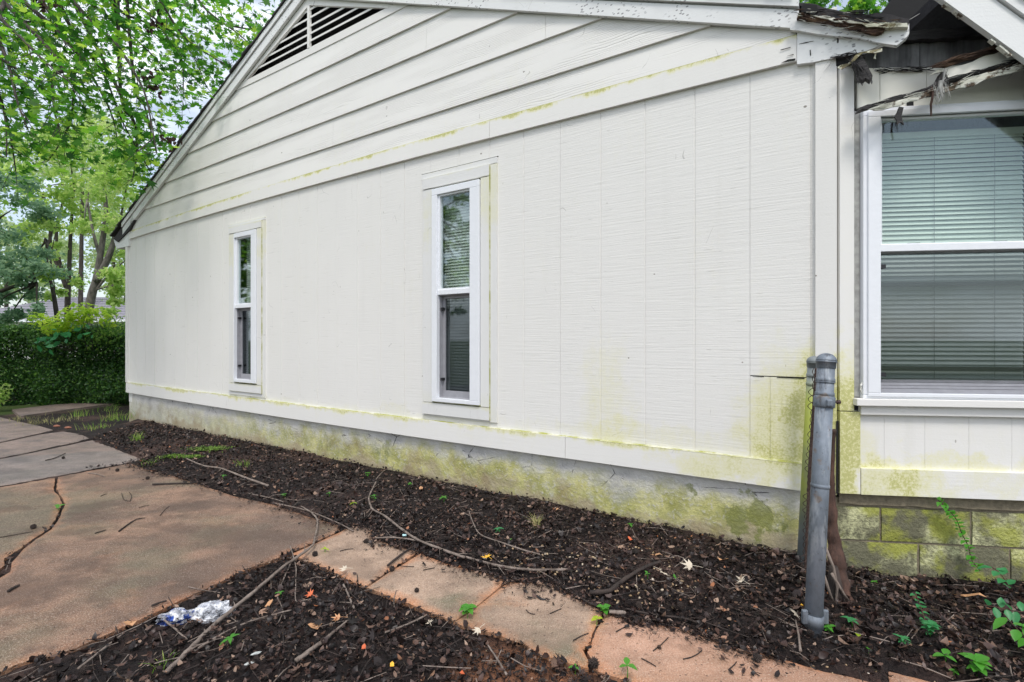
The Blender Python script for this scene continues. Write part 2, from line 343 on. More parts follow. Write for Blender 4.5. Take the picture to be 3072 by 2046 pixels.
leafmat('tree_green', [(0, (.045, .10, .02)), (.5, (.08, .17, .03)), (1, (.17, .28, .05))],
        [(0, (.16, .36, .07)), (.5, (.30, .56, .10)), (1, (.60, .80, .18))], .5)
leafmat('tree_bright', [(0, (.14, .27, .05)), (.5, (.26, .42, .10)), (1, (.46, .58, .20))],
        [(0, (.45, .70, .14)), (.5, (.65, .88, .2)), (1, (.9, .98, .4))], .5)
leafmat('tree_hazed', [(0, (.26, .36, .20)), (.5, (.40, .50, .26)), (1, (.58, .64, .38))], [(0, (.45, .62, .28)), (.6, (.65, .80, .38)), (1, (.85, .92, .55))], .5)  # haze over the far trees is put into these paled leaf colours
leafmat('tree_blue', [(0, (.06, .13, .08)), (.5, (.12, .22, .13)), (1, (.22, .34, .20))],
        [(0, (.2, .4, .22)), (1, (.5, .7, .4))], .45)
leafmat('hedge_green', [(0, (.010, .040, .010)), (.5, (.032, .10, .022)), (.8, (.07, .18, .035)), (1, (.18, .34, .06))], [(0, (.03, .12, .02)), (1, (.2, .4, .06))], .3, .45, .5)
leafmat('vine_yellow', [(0, (.22, .38, .03)), (.6, (.40, .56, .04)), (1, (.55, .66, .08))], [(0, (.5, .8, .05)), (1, (.8, .95, .15))], .45)
leafmat('weed', [(0, (.05, .20, .02)), (.6, (.08, .30, .035)), (1, (.14, .42, .06))], [(0, (.12, .5, .05)), (1, (.3, .7, .1))], .35, .4)
leafmat('weed_blue', [(0, (.03, .17, .06)), (1, (.06, .30, .10))], [(0, (.08, .4, .12)), (1, (.15, .5, .2))], .3, .4)
leafmat('grass', [(0, (.09, .20, .02)), (.6, (.20, .36, .04)), (1, (.38, .44, .12))], None, .3)
leafmat('moss', [(0, (.05, .12, .015)), (1, (.16, .26, .03))])
leafmat('dry_grass', [(0, (.24, .26, .08)), (1, (.42, .36, .18))], None, .2)
leafmat('pale_leaf', [(0, (.46, .40, .32)), (1, (.62, .54, .42))], rough=.6)
leafmat('tan_leaf', [(0, (.48, .26, .13)), (1, (.55, .30, .16))], rough=.6)
leafmat('yellow_leaf', [(0, (.80, .42, .04)), (1, (.88, .5, .05))], rough=.5)
leafmat('red_leaf', [(0, (.55, .11, .04)), (1, (.62, .16, .06))], rough=.5)
def barkmat(name, a, b):
    t = NT(name); g = t.noise(1, 6, .7, t.map((14, 14, 4))); M[name] = t.pbr(t.ramp(g, [(.35, a), (.65, b)]), .85, t.bump(g, .9, .02))
barkmat('bark', (.020, .016, .013), (.085, .070, .058))
barkmat('bark_grey', (.06, .055, .05), (.20, .18, .16))
barkmat('twig_dark', (.012, .009, .008), (.06, .042, .035))
barkmat('branch_grey', (.10, .075, .06), (.29, .235, .20))
barkmat('vine_bark', (.016, .009, .007), (.11, .055, .038))
t = NT('crinkled_plastic_film')
n = t.noise(28, 5, .7)
tr = t.node('BsdfTransparent', {0: (.95, .95, .97)}); 
at = t.attr('blue')
c = t.mix(t.rng(at, .4, .6), t.mix(t.rng(n, .4, .6), (.60, .64, .72), (.92, .93, .96)), (.03, .09, .42))
p = t.node('BsdfPrincipled', {'Base Color': c, 'Roughness': .22, 'Normal': t.bump(n, .8, .01)})
mx_ = t.node('MixShader', {0: t.rng(n, .38, .64, .18, .85), 1: tr.outputs[0], 2: p.outputs[0]}); t.t.links.new(mx_.outputs[0], t.out.inputs[0]); M['plastic'] = t.m
def glass(name, tint, refl):
    t = NT(name)
    tr = t.node('BsdfTransparent', {0: tint}); gl = t.node('BsdfGlossy', {'Color': (.85, .95, .97, 1), 'Roughness': .03})
    fc = t.node('LayerWeight', {'Blend': .5}).outputs['Facing']
    f = t.m_('ADD', .07 * refl, t.m_('MULTIPLY', t.m_('POWER', fc, 4.0), .8), True)
    m = t.node('MixShader', {0: f, 1: tr.outputs[0], 2: gl.outputs[0]}); t.t.links.new(m.outputs[0], t.out.inputs[0]); M[name] = t.m
glass('glass', (.92, .96, .94, 1), .9)
glass('screened_glass', (.68, .70, .71, 1), 1.0)
glass('dim_screened_glass', (.56, .58, .60, 1), .8)
glass('reflecting_glass', (.92, .95, .94, 1), 1.7)

# ------------------------------------------------------------------ mesh helpers
class MB:
    def __init__(s): s.v = []; s.f = []; s.e = {}
    def quad(s, *p):
        i = len(s.v); s.v += [tuple(q) for q in p]; s.f.append(tuple(range(i, i + len(p))))
    def box(s, x0, x1, y0, y1, z0, z1):
        i = len(s.v)
        s.v += [(x0, y0, z0), (x1, y0, z0), (x1, y1, z0), (x0, y1, z0), (x0, y0, z1), (x1, y0, z1), (x1, y1, z1), (x0, y1, z1)]
        for f in ((0, 3, 2, 1), (4, 5, 6, 7), (0, 1, 5, 4), (1, 2, 6, 5), (2, 3, 7, 6), (3, 0, 4, 7)): s.f.append(tuple(i + k for k in f))
        return s
    def wbox(s, s0, s1, z0, z1, d0, d1):            # wall board: d outward
        return s.box(s0, s1, -d1, -d0, z0, z1)
    def prism(s, pts, d0, d1):                      # polygon in (s,z), d0 back, d1 front (outward)
        n = len(pts); a = sum(pts[i][0] * pts[(i + 1) % n][1] - pts[(i + 1) % n][0] * pts[i][1] for i in range(n))
        if a < 0: pts = pts[::-1]
        i = len(s.v)
        s.v += [(p[0], -d1, p[1]) for p in pts] + [(p[0], -d0, p[1]) for p in pts]
        s.f.append(tuple(i + k for k in range(n))); s.f.append(tuple(i + n + k for k in range(n))[::-1])
        for k in range(n): s.f.append((i + k, i + n + k, i + n + (k + 1) % n, i + (k + 1) % n))
        return s
    def strip(s, S, zlo, zhi, dlo, dhi, back=0.0):
        """board between two sampled lines, edge attribute 0 at the bottom and 1 at the top"""
        b = len(s.v); n = len(S)
        for k in range(n):
            s.v += [(S[k], -back, zlo[k]), (S[k], -dlo[k], zlo[k]), (S[k], -dhi[k], zhi[k]), (S[k], -back, zhi[k])]
            s.e[b + 4 * k] = s.e[b + 4 * k + 1] = 0.0; s.e[b + 4 * k + 2] = s.e[b + 4 * k + 3] = 1.0
        for k in range(n - 1):
            a = b + 4 * k; c = a + 4
            s.f += [(a + 1, c + 1, c + 2, a + 2), (a, c, c + 1, a + 1), (a + 2, c + 2, c + 3, a + 3)]
        s.f += [(b, b + 1, b + 2, b + 3), (b + 4 * n - 1, b + 4 * n - 2, b + 4 * n - 3, b + 4 * n - 4)]
        return s
    def tube(s, pts, rad, n=8, cap=True):
        pts = [Vector(p) for p in pts]
        if not hasattr(rad, '__len__'): rad = [rad] * len(pts)
        b = len(s.v); up = Vector((.13, .21, .97))
        for k, p in enumerate(pts):
            d = (pts[min(k + 1, len(pts) - 1)] - pts[max(k - 1, 0)])
            if d.length < 1e-9: d = Vector((0, 0, 1))
            d.normalize(); u = d.cross(up)
            if u.length < .05: u = d.cross(Vector((1, 0, 0)))
            u.normalize(); v = d.cross(u)
            for j in range(n):
                a = 2 * math.pi * j / n; q = p + (u * math.cos(a) + v * math.sin(a)) * rad[k]; s.v.append(tuple(q))
        for k in range(len(pts) - 1):
            for j in range(n):
                s.f.append((b + k * n + j, b + k * n + (j + 1) % n, b + (k + 1) * n + (j + 1) % n, b + (k + 1) * n + j))
        if cap:
            s.f.append(tuple(b + j for j in range(n))[::-1]); s.f.append(tuple(b + (len(pts) - 1) * n + j for j in range(n)))
        return s
    def build(s, name, mat, parent=None, smooth=False, bevel=0.0, mw=None):
        me = bpy.data.meshes.new(name); me.from_pydata(s.v, [], s.f)
        if s.e:
            at = me.attributes.new('edge', 'FLOAT', 'POINT')
            for i, v in s.e.items(): at.data[i].value = v
        me.validate(); me.update()
        me.materials.append(M[mat] if isinstance(mat, str) else mat)
        if smooth: me.shade_smooth()
        o = bpy.data.objects.new(name, me); COL.objects.link(o)
        if parent: o.parent = parent
        if mw is not None: o.matrix_local = mw
        if bevel:
            bm = o.modifiers.new('bevel', 'BEVEL'); bm.width = bevel; bm.segments = 2; bm.limit_method = 'ANGLE'
        return o
def empty(name, loc=(0, 0, 0), rz=0.0, parent=None):
    o = bpy.data.objects.new(name, None); COL.objects.link(o); o.location = loc; o.rotation_euler = (0, 0, rz); o.empty_display_size = .2
    if parent: o.parent = parent
    return o
def tag(o, label=None, cat=None, group=None, kind=None):
    if label: o['label'] = label
    if cat: o['category'] = cat
    if group: o['group'] = group
    if kind: o['kind'] = kind
    return o
def npmesh(name, V, T, mat, parent=None, smooth=False):
    """V (n,3), T (m,k) polygons of equal size"""
    me = bpy.data.meshes.new(name); n = len(V); m, k = T.shape
    me.vertices.add(n); me.vertices.foreach_set('co', np.asarray(V, np.float32).ravel())
    me.loops.add(m * k); me.loops.foreach_set('vertex_index', T.astype(np.int32).ravel())
    me.polygons.add(m); me.polygons.foreach_set('loop_start', np.arange(0, m * k, k, dtype=np.int32))
    me.update(calc_edges=True); me.materials.append(M[mat] if isinstance(mat, str) else mat)
    if smooth: me.shade_smooth()
    o = bpy.data.objects.new(name, me); COL.objects.link(o)
    if parent: o.parent = parent
    return o
def randrot(n, tilt=None):
    """random rotation matrices; tilt limits how far the leaf normal leans from +Z"""
    q = rng.normal(size=(n, 4)); q /= np.linalg.norm(q, axis=1)[:, None]
    if tilt is not None:
        a = rng.uniform(0, 2 * np.pi, n); b = rng.normal(0, tilt, n); c = rng.uniform(0, 2 * np.pi, n)
        ca, sa, cb, sb, cc, sc = np.cos(a), np.sin(a), np.cos(b), np.sin(b), np.cos(c), np.sin(c)
        Rz = np.zeros((n, 3, 3)); Rz[:, 0, 0] = ca; Rz[:, 0, 1] = -sa; Rz[:, 1, 0] = sa; Rz[:, 1, 1] = ca; Rz[:, 2, 2] = 1
        Rx = np.zeros((n, 3, 3)); Rx[:, 0, 0] = 1; Rx[:, 1, 1] = cb; Rx[:, 1, 2] = -sb; Rx[:, 2, 1] = sb; Rx[:, 2, 2] = cb
        R2 = np.zeros((n, 3, 3)); R2[:, 0, 0] = cc; R2[:, 0, 1] = -sc; R2[:, 1, 0] = sc; R2[:, 1, 1] = cc; R2[:, 2, 2] = 1
        return R2 @ Rx @ Rz
    w_, x_, y_, z_ = q.T
    return np.stack([np.stack([1 - 2 * (y_ * y_ + z_ * z_), 2 * (x_ * y_ - z_ * w_), 2 * (x_ * z_ + y_ * w_)], 1),
                     np.stack([2 * (x_ * y_ + z_ * w_), 1 - 2 * (x_ * x_ + z_ * z_), 2 * (y_ * z_ - x_ * w_)], 1),
                     np.stack([2 * (x_ * z_ - y_ * w_), 2 * (y_ * z_ + x_ * w_), 1 - 2 * (x_ * x_ + y_ * y_)], 1)], 1)
def scatter(name, C, size, tmpl, tris, mat, parent=None, tilt=None, aniso=None):
    C = np.asarray(C, float); n = len(C); tv = np.asarray(tmpl, float); tf = np.asarray(tris)
    sz = np.asarray(size, float) * np.ones(n)
    T = np.repeat(tv[None], n, 0)
    if aniso is not None: T = T * aniso[:, None, :]
    R = randrot(n, tilt)
    V = np.einsum('nij,nkj->nki', R, T * sz[:, None, None]) + C[:, None, :]
    Fc = (tf[None] + (np.arange(n) * len(tv))[:, None, None]).reshape(-1, tf.shape[1])
    return npmesh(name, V.reshape(-1, 3), Fc, mat, parent)
def palmate(lobes=5, fold=.12, inner=.42):
    """star shaped maple / sweetgum leaf in the XY plane, stem at -Y"""
    v = [(0, 0, 0)]; ang = [-.5, 12, 50, 90, 130, 168, 180.5]
    tips = [(8, .72), (48, .95), (90, 1.1), (132, .95), (172, .72)]
    pts = []
    for i, (a, r) in enumerate(tips):
        pts.append((a, r))
        if i < 4: pts.append(((a + tips[i + 1][0]) / 2, inner))
    pts.append((235, .38)); pts.append((305, .38))
    for a, r in pts:
        a = math.radians(a); v.append((r * math.cos(a) * .5, r * math.sin(a) * .5, fold * (r - .4) * (.5 if a < 3.3 else -.2)))
    n = len(pts); f = [(0, 1 + k, 1 + (k + 1) % n) for k in range(n)]
    return v, f
MAPLE = palmate(inner=.34)
CURL = ([(-.5, -.12, .10), (-.18, -.30, -.02), (.22, -.26, .03), (.5, 0, .16), (.2, .28, .02), (-.2, .25, -.04), (0, 0, -.08)], [(6, k, (k + 1) % 6) for k in range(6)])
OVAL = ([(-.5, 0, 0), (-.15, -.26, .06), (.22, -.2, .05), (.5, 0, -.03), (.22, .2, .05), (-.15, .26, .06)], [(0, 1, 5), (1, 2, 4), (1, 4, 5), (2, 3, 4)])
DIAM = ([(-.5, 0, 0), (0, -.3, .08), (.5, 0, 0), (0, .3, .08)], [(0, 1, 2), (0, 2, 3)])
CHIP = ([(-.5, -.06, 0), (.5, -.04, .02), (.46, .05, .0), (-.45, .07, .03), (0, 0, .09)], [(0, 1, 4), (1, 2, 4), (2, 3, 4), (3, 0, 4)])
_o = [(.5, 0, 0), (-.5, 0, 0), (0, .42, 0), (0, -.42, 0), (0, 0, .32), (0, 0, -.3)]
_of = [(0, 2, 4), (2, 1, 4), (1, 3, 4), (3, 0, 4), (2, 0, 5), (1, 2, 5), (3, 1, 5), (0, 3, 5)]
def _sub(v, f):
    v = [Vector(a) for a in v]; nf = []; c = {}
    def mid(a, b):
        k = (min(a, b), max(a, b))
        if k not in c: m = (v[a] + v[b]) * .5; m *= 1 + .30; c[k] = len(v); v.append(m)
        return c[k]
    for a, b, d in f:
        x, y, z = mid(a, b), mid(b, d), mid(d, a); nf += [(a, x, z), (x, b, y), (z, y, d), (x, y, z)]
    return [tuple(a) for a in v], nf
PEB = _sub(_o, _of)
def inpoly(x, y, poly):
    x = np.asarray(x); y = np.asarray(y); r = np.zeros(x.shape, bool); n = len(poly)
    for i in range(n):
        (x0, y0), (x1, y1) = poly[i], poly[(i + 1) % n]
        if y0 == y1: continue
        c = ((y0 > y) != (y1 > y)) & (x < (x1 - x0) * (y - y0) / (y1 - y0) + x0); r ^= c
    return r
def dpoly(x, y, poly, closed=True):
    x = np.asarray(x, float); y = np.asarray(y, float); d = np.full(x.shape, 1e9); n = len(poly)
    for i in range(n if closed else n - 1):
        (x0, y0), (x1, y1) = poly[i], poly[(i + 1) % n]; dx, dy = x1 - x0, y1 - y0; L = dx * dx + dy * dy + 1e-12
        t_ = np.clip(((x - x0) * dx + (y - y0) * dy) / L, 0, 1); d = np.minimum(d, np.hypot(x - x0 - t_ * dx, y - y0 - t_ * dy))
    return d

# ------------------------------------------------------------------ slabs: outlines on the ground
def GP(l): return [G(*p) for p in l]
crack = [(170, 1427), (165, 1464), (183, 1490), (191, 1507), (174, 1547), (152, 1581), (104, 1612), (65, 1642), (13, 1676), (-60, 1720), (-200, 1790)]
edgeA = [(-900, 2400), (-330, 2150), (57, 1984), (217, 1943), (413, 1856), (600, 1769), (713, 1716), (866, 1657)]
topA_r = [(1018, 1590), (1016, 1572), (930, 1548), (826, 1512), (700, 1486), (631, 1462), (540, 1430), (457, 1410), (391, 1388)]
slabs = {
 'A_right': GP(crack[::-1][:0] + [(-200, 1797), (-60, 1727), (18, 1681), (69, 1645), (108, 1615), (156, 1584), (178, 1549), (195, 1508), (187, 1489), (169, 1464), (174, 1429)][::1])[::-1] ,
}
SA_right = GP([(174, 1429), (169, 1464), (187, 1489), (195, 1508), (178, 1549), (156, 1584), (108, 1615), (69, 1645), (36, 1684), (30, 1712), (-60, 1760), (-330, 2150 - 180)] + edgeA[1:] + topA_r)
SA_left = GP([(-2200, 1640), (-2600, 2000), (-330, 1960), (-64, 1754), (14, 1690), (10, 1672), (65, 1639), (101, 1609), (150, 1578), (170, 1545), (187, 1507), (179, 1490), (161, 1464), (166, 1430), (0, 1459), (-700, 1560)])
SB = GP([(-700, 1556), (0, 1455.5), (170, 1424), (391, 1384), (430, 1376), (340, 1340), (277, 1317), (52, 1364), (-500, 1458)])
SC = GP([(-500, 1454), (52, 1361.5), (270, 1314.5), (240, 1300), (190, 1292), (120, 1301), (0, 1326.5), (-500, 1398)])
SD = GP([(-500, 1394), (0, 1324), (118, 1298), (160, 1288), (115, 1275), (50, 1262), (0, 1250), (-500, 1300)])
SK = GP([(35, 1232), (62, 1252), (95, 1247), (230, 1228), (378, 1209), (430, 1190), (430, 1180), (330, 1196), (200, 1212)], ) 
W1 = GP([(872, 1659), (948, 1690), (1024, 1725), (1096, 1754), (1160, 1712), (1255, 1652), (1211, 1640), (1133, 1617), (1120, 1581), (1050, 1577), (1021, 1593)])
W2 = GP([(1102, 1758), (1220, 1805), (1300, 1836), (1362, 1859), (1417, 1823.5), (1521, 1741), (1470, 1718), (1394, 1701), (1330, 1684), (1262, 1657), (1165, 1716)])
W3 = GP([(1366, 1860), (1385, 1870), (1485, 1896), (1576, 1927), (1615, 1953), (1690, 1978), (1764, 1999), (1765, 1975), (1750, 1945), (1768, 1925), (1775, 1895), (1795, 1860), (1812, 1826), (1763, 1806), (1720, 1779), (1655, 1745), (1524, 1742), (1420, 1825)])
W4 = GP([(1780, 2003), (1863, 2031), (1920, 2049), (2060, 2100), (2300, 2200), (2800, 2420), (3300, 2400), (2657, 2052), (2560, 2026), (2461, 2006), (2352, 1973), (2178, 1927), (2048, 1877), (1970, 1868), (1894, 1857), (1820, 1832), (1803, 1862), (1784, 1897), (1776, 1928), (1760, 1950), (1776, 1975)])
W5 = GP([(2661, 1999), (2672, 2048), (3320, 2392), (3700, 2400), (3100, 2105), (2831, 2042), (2740, 2018)])
SLABS = [('patio_slab', SA_right, 'slab', 0.0), ('patio_slab', SA_left, 'slab', -.004), ('patio_slab', SB, 'slab_grey', -.006), ('patio_slab', SC, 'slab_grey', -.002),
         ('patio_slab', SD, 'slab_grey', 0.0), ('walkway', W1, 'walk', 0.0), ('walkway', W2, 'walk', .002), ('walkway', W3, 'walk', 0.0), ('walkway', W4, 'walk_red', 0.0), ('walkway', W5, 'walk_red', -.01)]
def slab(name, poly, mat, z, parent, thick=.10, step=.055):
    xs = [p[0] for p in poly]; ys = [p[1] for p in poly]
    # roughen the outline so that it crumbles a little
    P2 = []
    n = len(poly)
    for i in range(n):
        a, b = poly[i], poly[(i + 1) % n]; L = math.hypot(b[0] - a[0], b[1] - a[1]); k = max(1, int(L / .06)) if L < 6 else 60
        dx, dy = (b[0] - a[0]) / max(L, 1e-6), (b[1] - a[1]) / max(L, 1e-6)
        for j in range(k):
            q = j / k; x = lerp(a[0], b[0], q); y = lerp(a[1], b[1], q); w_ = (mnoise.noise(Vector((x * 9, y * 9, 3))) * .008) if L < 6 else 0
            P2.append((x - dy * w_, y + dx * w_))
    gx = np.arange(max(min(xs), -4.5), max(xs), step); gy = np.arange(min(ys), max(ys), step)
    X, Yg = np.meshgrid(gx, gy); X = X.ravel() + rng.uniform(-.01, .01, X.size); Yg = Yg.ravel()
    keep = inpoly(X, Yg, P2); X, Yg = X[keep], Yg[keep]; d = dpoly(X, Yg, P2); k2 = d > .012; X, Yg = X[k2], Yg[k2]
    pts = [Vector(p) for p in P2] + [Vector((a, b)) for a, b in zip(X, Yg)]
    nb = len(P2)
    vo, eo, fo, *_ = delaunay_2d_cdt(pts, [], [list(range(nb))], 1, 1e-5)
    vx = np.array([v[0] for v in vo]); vy = np.array([v[1] for v in vo]); dd = dpoly(vx, vy, P2)
    mb = MB()
    for a, b, e in zip(vx, vy, dd):
        zz = z + .0035 * mnoise.noise(Vector((a * 1.5, b * 1.5, 0))) + .0012 * mnoise.noise(Vector((a * 12, b * 12, 0))) - (.009 if e < .004 else 0)
        mb.e[len(mb.v)] = float(e); mb.v.append((a, b, zz))
    mb.f = [tuple(f) for f in fo]
    # skirt down
    i0 = len(mb.v); ring = []
    for (a, b) in P2:
        mb.e[len(mb.v)] = 0.0; mb.v.append((a, b, z - .009)); mb.e[len(mb.v)] = 0.0; mb.v.append((a, b, z - thick))
    for i in range(nb):
        a = i0 + 2 * i; b = i0 + 2 * ((i + 1) % nb); mb.f.append((a, b, b + 1, a + 1))
    o = mb.build(name, mat, parent)
    # consistent up normals
    me = o.data
    import bmesh
    bm = bmesh.new(); bm.from_mesh(me)
    for f in bm.faces:
        if abs(f.normal.z) > .5 and f.normal.z < 0: f.normal_flip()
    bm.to_mesh(me); bm.free()
    me.shade_smooth()
    return o
pav = tag(empty('pavement'), kind='structure')
for i, (nm, poly, mt, z) in enumerate(SLABS):
    slab('concrete_slab', poly, mt, z, pav)
path = tag(slab('path', SK, 'slab_grey', .03, None, thick=.10, step=.12), kind='structure')

# ------------------------------------------------------------------ ground sheet
mexM = np.array([math.cos(TH), -math.sin(TH)]); nM = np.array([-math.sin(TH), -math.cos(TH)])
mexR = np.array([math.cos(PH), -math.sin(PH)]); nR = np.array([-math.sin(PH), -math.cos(PH)])
def wdist(x, y):
    p = np.stack([np.asarray(x, float) - O[0], np.asarray(y, float) - O[1]], -1)
    dm = p @ nM; dr = p @ nR; return np.maximum(dm, dr)
allslabs = [s[1] for s in SLABS] + [SK]
def ground_z(x, y):
    x = np.asarray(x, float); y = np.asarray(y, float); wd = wdist(x, y)
    base = np.full(x.shape, -.005)
    base = np.where(wd < 1.0, .02 + .03 * np.clip(1 - wd / 1.0, 0, 1) - .065 * np.clip((x - 1.75) * 3, 0, 1) * np.clip(1.4 - wd, 0, 1), base)
    fl = (x + .75 * y < 1.75) | (y < 2.0)                       # the front bed lies lower
    dmin = np.full(x.shape, 9.0); ins = np.zeros(x.shape, bool)
    for pl in allslabs:
        ins |= inpoly(x, y, pl); dmin = np.minimum(dmin, dpoly(x, y, pl))
    front = (wd > 1.15) & (y < 3.6) & (x > -3)
    base = np.where(front, -.030 + .014 * np.exp(-dmin * 12), base)
    base = np.where(~front, np.minimum(base, .002 + dmin * .12), base)
    nz_ = np.array([mnoise.noise(Vector((a * 3, b * 3, 0))) * .018 + mnoise.noise(Vector((a * 14, b * 14, 5))) * .008 for a, b in zip(x.ravel(), y.ravel())]).reshape(x.shape)
    base = base + nz_ * np.clip(dmin * 8, .2, 1)
    base = np.where(ins | (dmin < .01), -.028, base)
    return base
def axis(lo, hi, step, far):
    a = list(np.arange(lo, hi + 1e-6, step)); g = step
    l = [lo]; r = [hi]
    while l[-1] > -far: g *= 1.35; l.append(l[-1] - g)
    g = step
    while r[-1] < far: g *= 1.35; r.append(r[-1] + g)
    return np.array(l[1:][::-1] + a + r[1:])
gx = axis(-5.6, 4.2, .045, 420); gy = axis(.9, 9.2, .045, 420)
X, Yg = np.meshgrid(gx, gy)
Z = ground_z(X, Yg)
Z = np.where(wdist(X, Yg) < -.2, -.05, Z); Z = np.where((Yg > 9.3) | (X < -6) | (X > 5), -.02, Z)
nx, ny = len(gx), len(gy); idx = np.arange(nx * ny).reshape(ny, nx)
T = np.stack([idx[:-1, :-1], idx[:-1, 1:], idx[1:, 1:], idx[1:, :-1]], -1).reshape(-1, 4)
g = npmesh('ground', np.stack([X, Yg, Z], -1).reshape(-1, 3), T, 'soil', smooth=True); tag(g, kind='structure')
def gz(x, y): return float(ground_z(np.array([x]), np.array([y]))[0])
def surf(x, y):
    for (nm, poly, mt, z) in SLABS:
        if bool(inpoly(np.array([x]), np.array([y]), poly)[0]): return z
    return max(gz(x, y), -.06)
def GS(px, py, lift=0.0):
    """photo pixel -> point on whatever surface lies there"""
    x, y = G(px, py, 0.0); z = surf(x, y)
    x, y = G(px, py, z); z = surf(x, y)
    return Vector((x, y, z + lift))

# ------------------------------------------------------------------ the house
house = tag(empty('house', tuple(O), -TH), 'weathered white one storey house with gable vent, two slim windows and rotten eave corner', 'house')
MR = Matrix.Rotation(TH - PH, 4, 'Z')        # right wall frame inside the house frame
def poly2(pts): 
    q = [P('m', *p) for p in pts]; return np.poly1d(np.polyfit([a[0] for a in q], [a[1] for a in q], 2))
z_sb = poly2([(380, 1176), (1024, 1273), (1589, 1364), (2048, 1421), (2411, 1466)])
z_st = poly2([(389, 1148), (687, 1184), (1024, 1228), (1555, 1297), (2048, 1349), (2411, 1386)])
z_fb = poly2([(389, 719), (507, 682), (1024, 538), (1474, 411), (2048, 273), (2387, 191)])
z_ft = poly2([(522, 650), (670, 602), (1024, 494), (1476, 359), (1798, 272), (2048, 207), (2387, 107)])
z_E = poly2([(441, 629), (1024, 434), (1685, 220), (2152, 78)])
z_D = poly2([(500, 550), (1024, 350), (1824, 54)])
z_C = poly2([(570, 461), (1024, 266), (1563, 39)])
z_B = poly2([(644, 365), (1024, 185), (1363, 26)])
z_A = poly2([(718, 270), (1024, 121), (1213, 25)])
def lr(s): return 4.977 + .428 * (s + 4.842)
def rr(s): return 4.757 - .4135 * (s + 4.257)
def rk(s): return min(lr(s), rr(s))
SL = -9.50
S_PEAK = (4.757 - .4135 * 4.257 - 4.977 - .428 * 4.842) / (.428 + .4135)
def samples(a, b, st=.25):
    n = max(2, int(math.ceil((b - a) / st)) + 1); return list(np.linspace(a, b, n))

# foundation
mb = MB(); S = samples(SL, -.02, .06); zt = [z_sb(s) + .02 for s in S]
zlv = np.linspace(-.15, 1, 14); b = 0
for k, s in enumerate(S):
    for q in range(14):
        z = lerp(-.15, zt[k], q / 13); d = -.022 + .007 * mnoise.noise(Vector((s * 3, 0, z * 5))) + .003 * mnoise.noise(Vector((s * 14, 2, z * 16)))
        mb.v.append((s, -d, z))
for k in range(len(S) - 1):
    for q in range(13): a = k * 14 + q; mb.f.append((a, a + 14, a + 15, a + 1))
n0 = len(mb.v); mb.box(SL, -.02, .06, .25, -.15, .40)
mb.box(SL, SL + .2, .06, 8, -.15, .40)
mb.build('foundation_wall', 'foundation', house, smooth=False)
# blocks on the right wall
def rprism(name, pts, d0, d1, mat, parent=house, d=0.0, bevel=0.0):
    q = [P('r', x, y, d) for x, y in pts]; mb = MB(); mb.prism(q, d0, d1)
    return mb.build(name, mat, parent, bevel=bevel, mw=MR if parent is house else None)
mb = MB(); mb.wbox(.0, 2.4, -.15, .405, -.20, -.035); mb.build('mortar_bed', 'mortar', house, mw=MR)
zc0 = P('r', 2700, 1528)[1]; zc1 = P('r', 2700, 1632)[1]; zc2 = zc1 - (zc0 - zc1); jt = .012
def block(s0, s1, z0, z1):
    nS = 7; nZ = 5; mb = MB(); rs = random.random() * 20
    for i in range(nS + 1):
        for j in range(nZ + 1):
            s = lerp(s0, s1, i / nS); z = lerp(z0, z1, j / nZ); e = i in (0, nS) or j in (0, nZ)
            d = -.022 + .003 * mnoise.noise(Vector((s * 9, rs, z * 9))) - (.006 if e else 0)
            mb.v.append((s + .003 * mnoise.noise(Vector((z * 20, rs, 1))) * e, -d, z + .003 * mnoise.noise(Vector((s * 20, rs, 7))) * e))
    for i in range(nS):
        for j in range(nZ): a = i * (nZ + 1) + j; mb.f.append((a, a + nZ + 1, a + nZ + 2, a + 1))
    mb.wbox(s0, s1, z0, z1, -.15, -.034)
    return mb.build('concrete_block', 'block', house, mw=MR)
s_a = PS('r', 2516); s_j1 = PS('r', 2651); s_j2 = PS('r', 2770); L = .40
sx = [s_a, s_j1, s_j1 + .455, s_j1 + .91, s_j1 + 1.37, s_j1 + 1.83]
for a, b in zip(sx, sx[1:]): block(a + .006, b - .006, zc1 + .004, zc0 - .006)
sx = [s_a, PS('r', 2767), PS('r', 2767) + .45, PS('r', 2767) + .9, PS('r', 2767) + 1.35, PS('r', 2767) + 1.8]
for a, b in zip(sx, sx[1:]): block(a + .006, b - .008, zc2 - .05, zc1 - .010)
mb = MB()                                        # ragged mortar cap above the blocks
for k in range(60):
    s = .02 + k * .04; zb = zc0 + .012 + .012 * mnoise.noise(Vector((s * 9, 0, 3)))
    mb.v += [(s, .018 + .006 * mnoise.noise(Vector((s * 14, 0, 0))), zb), (s, .024, zc0 + .12)]
for k in range(59): a = 2 * k; mb.f.append((a, a + 2, a + 3, a + 1))
mb.build('mortar_cap', 'mortar', house, mw=MR)

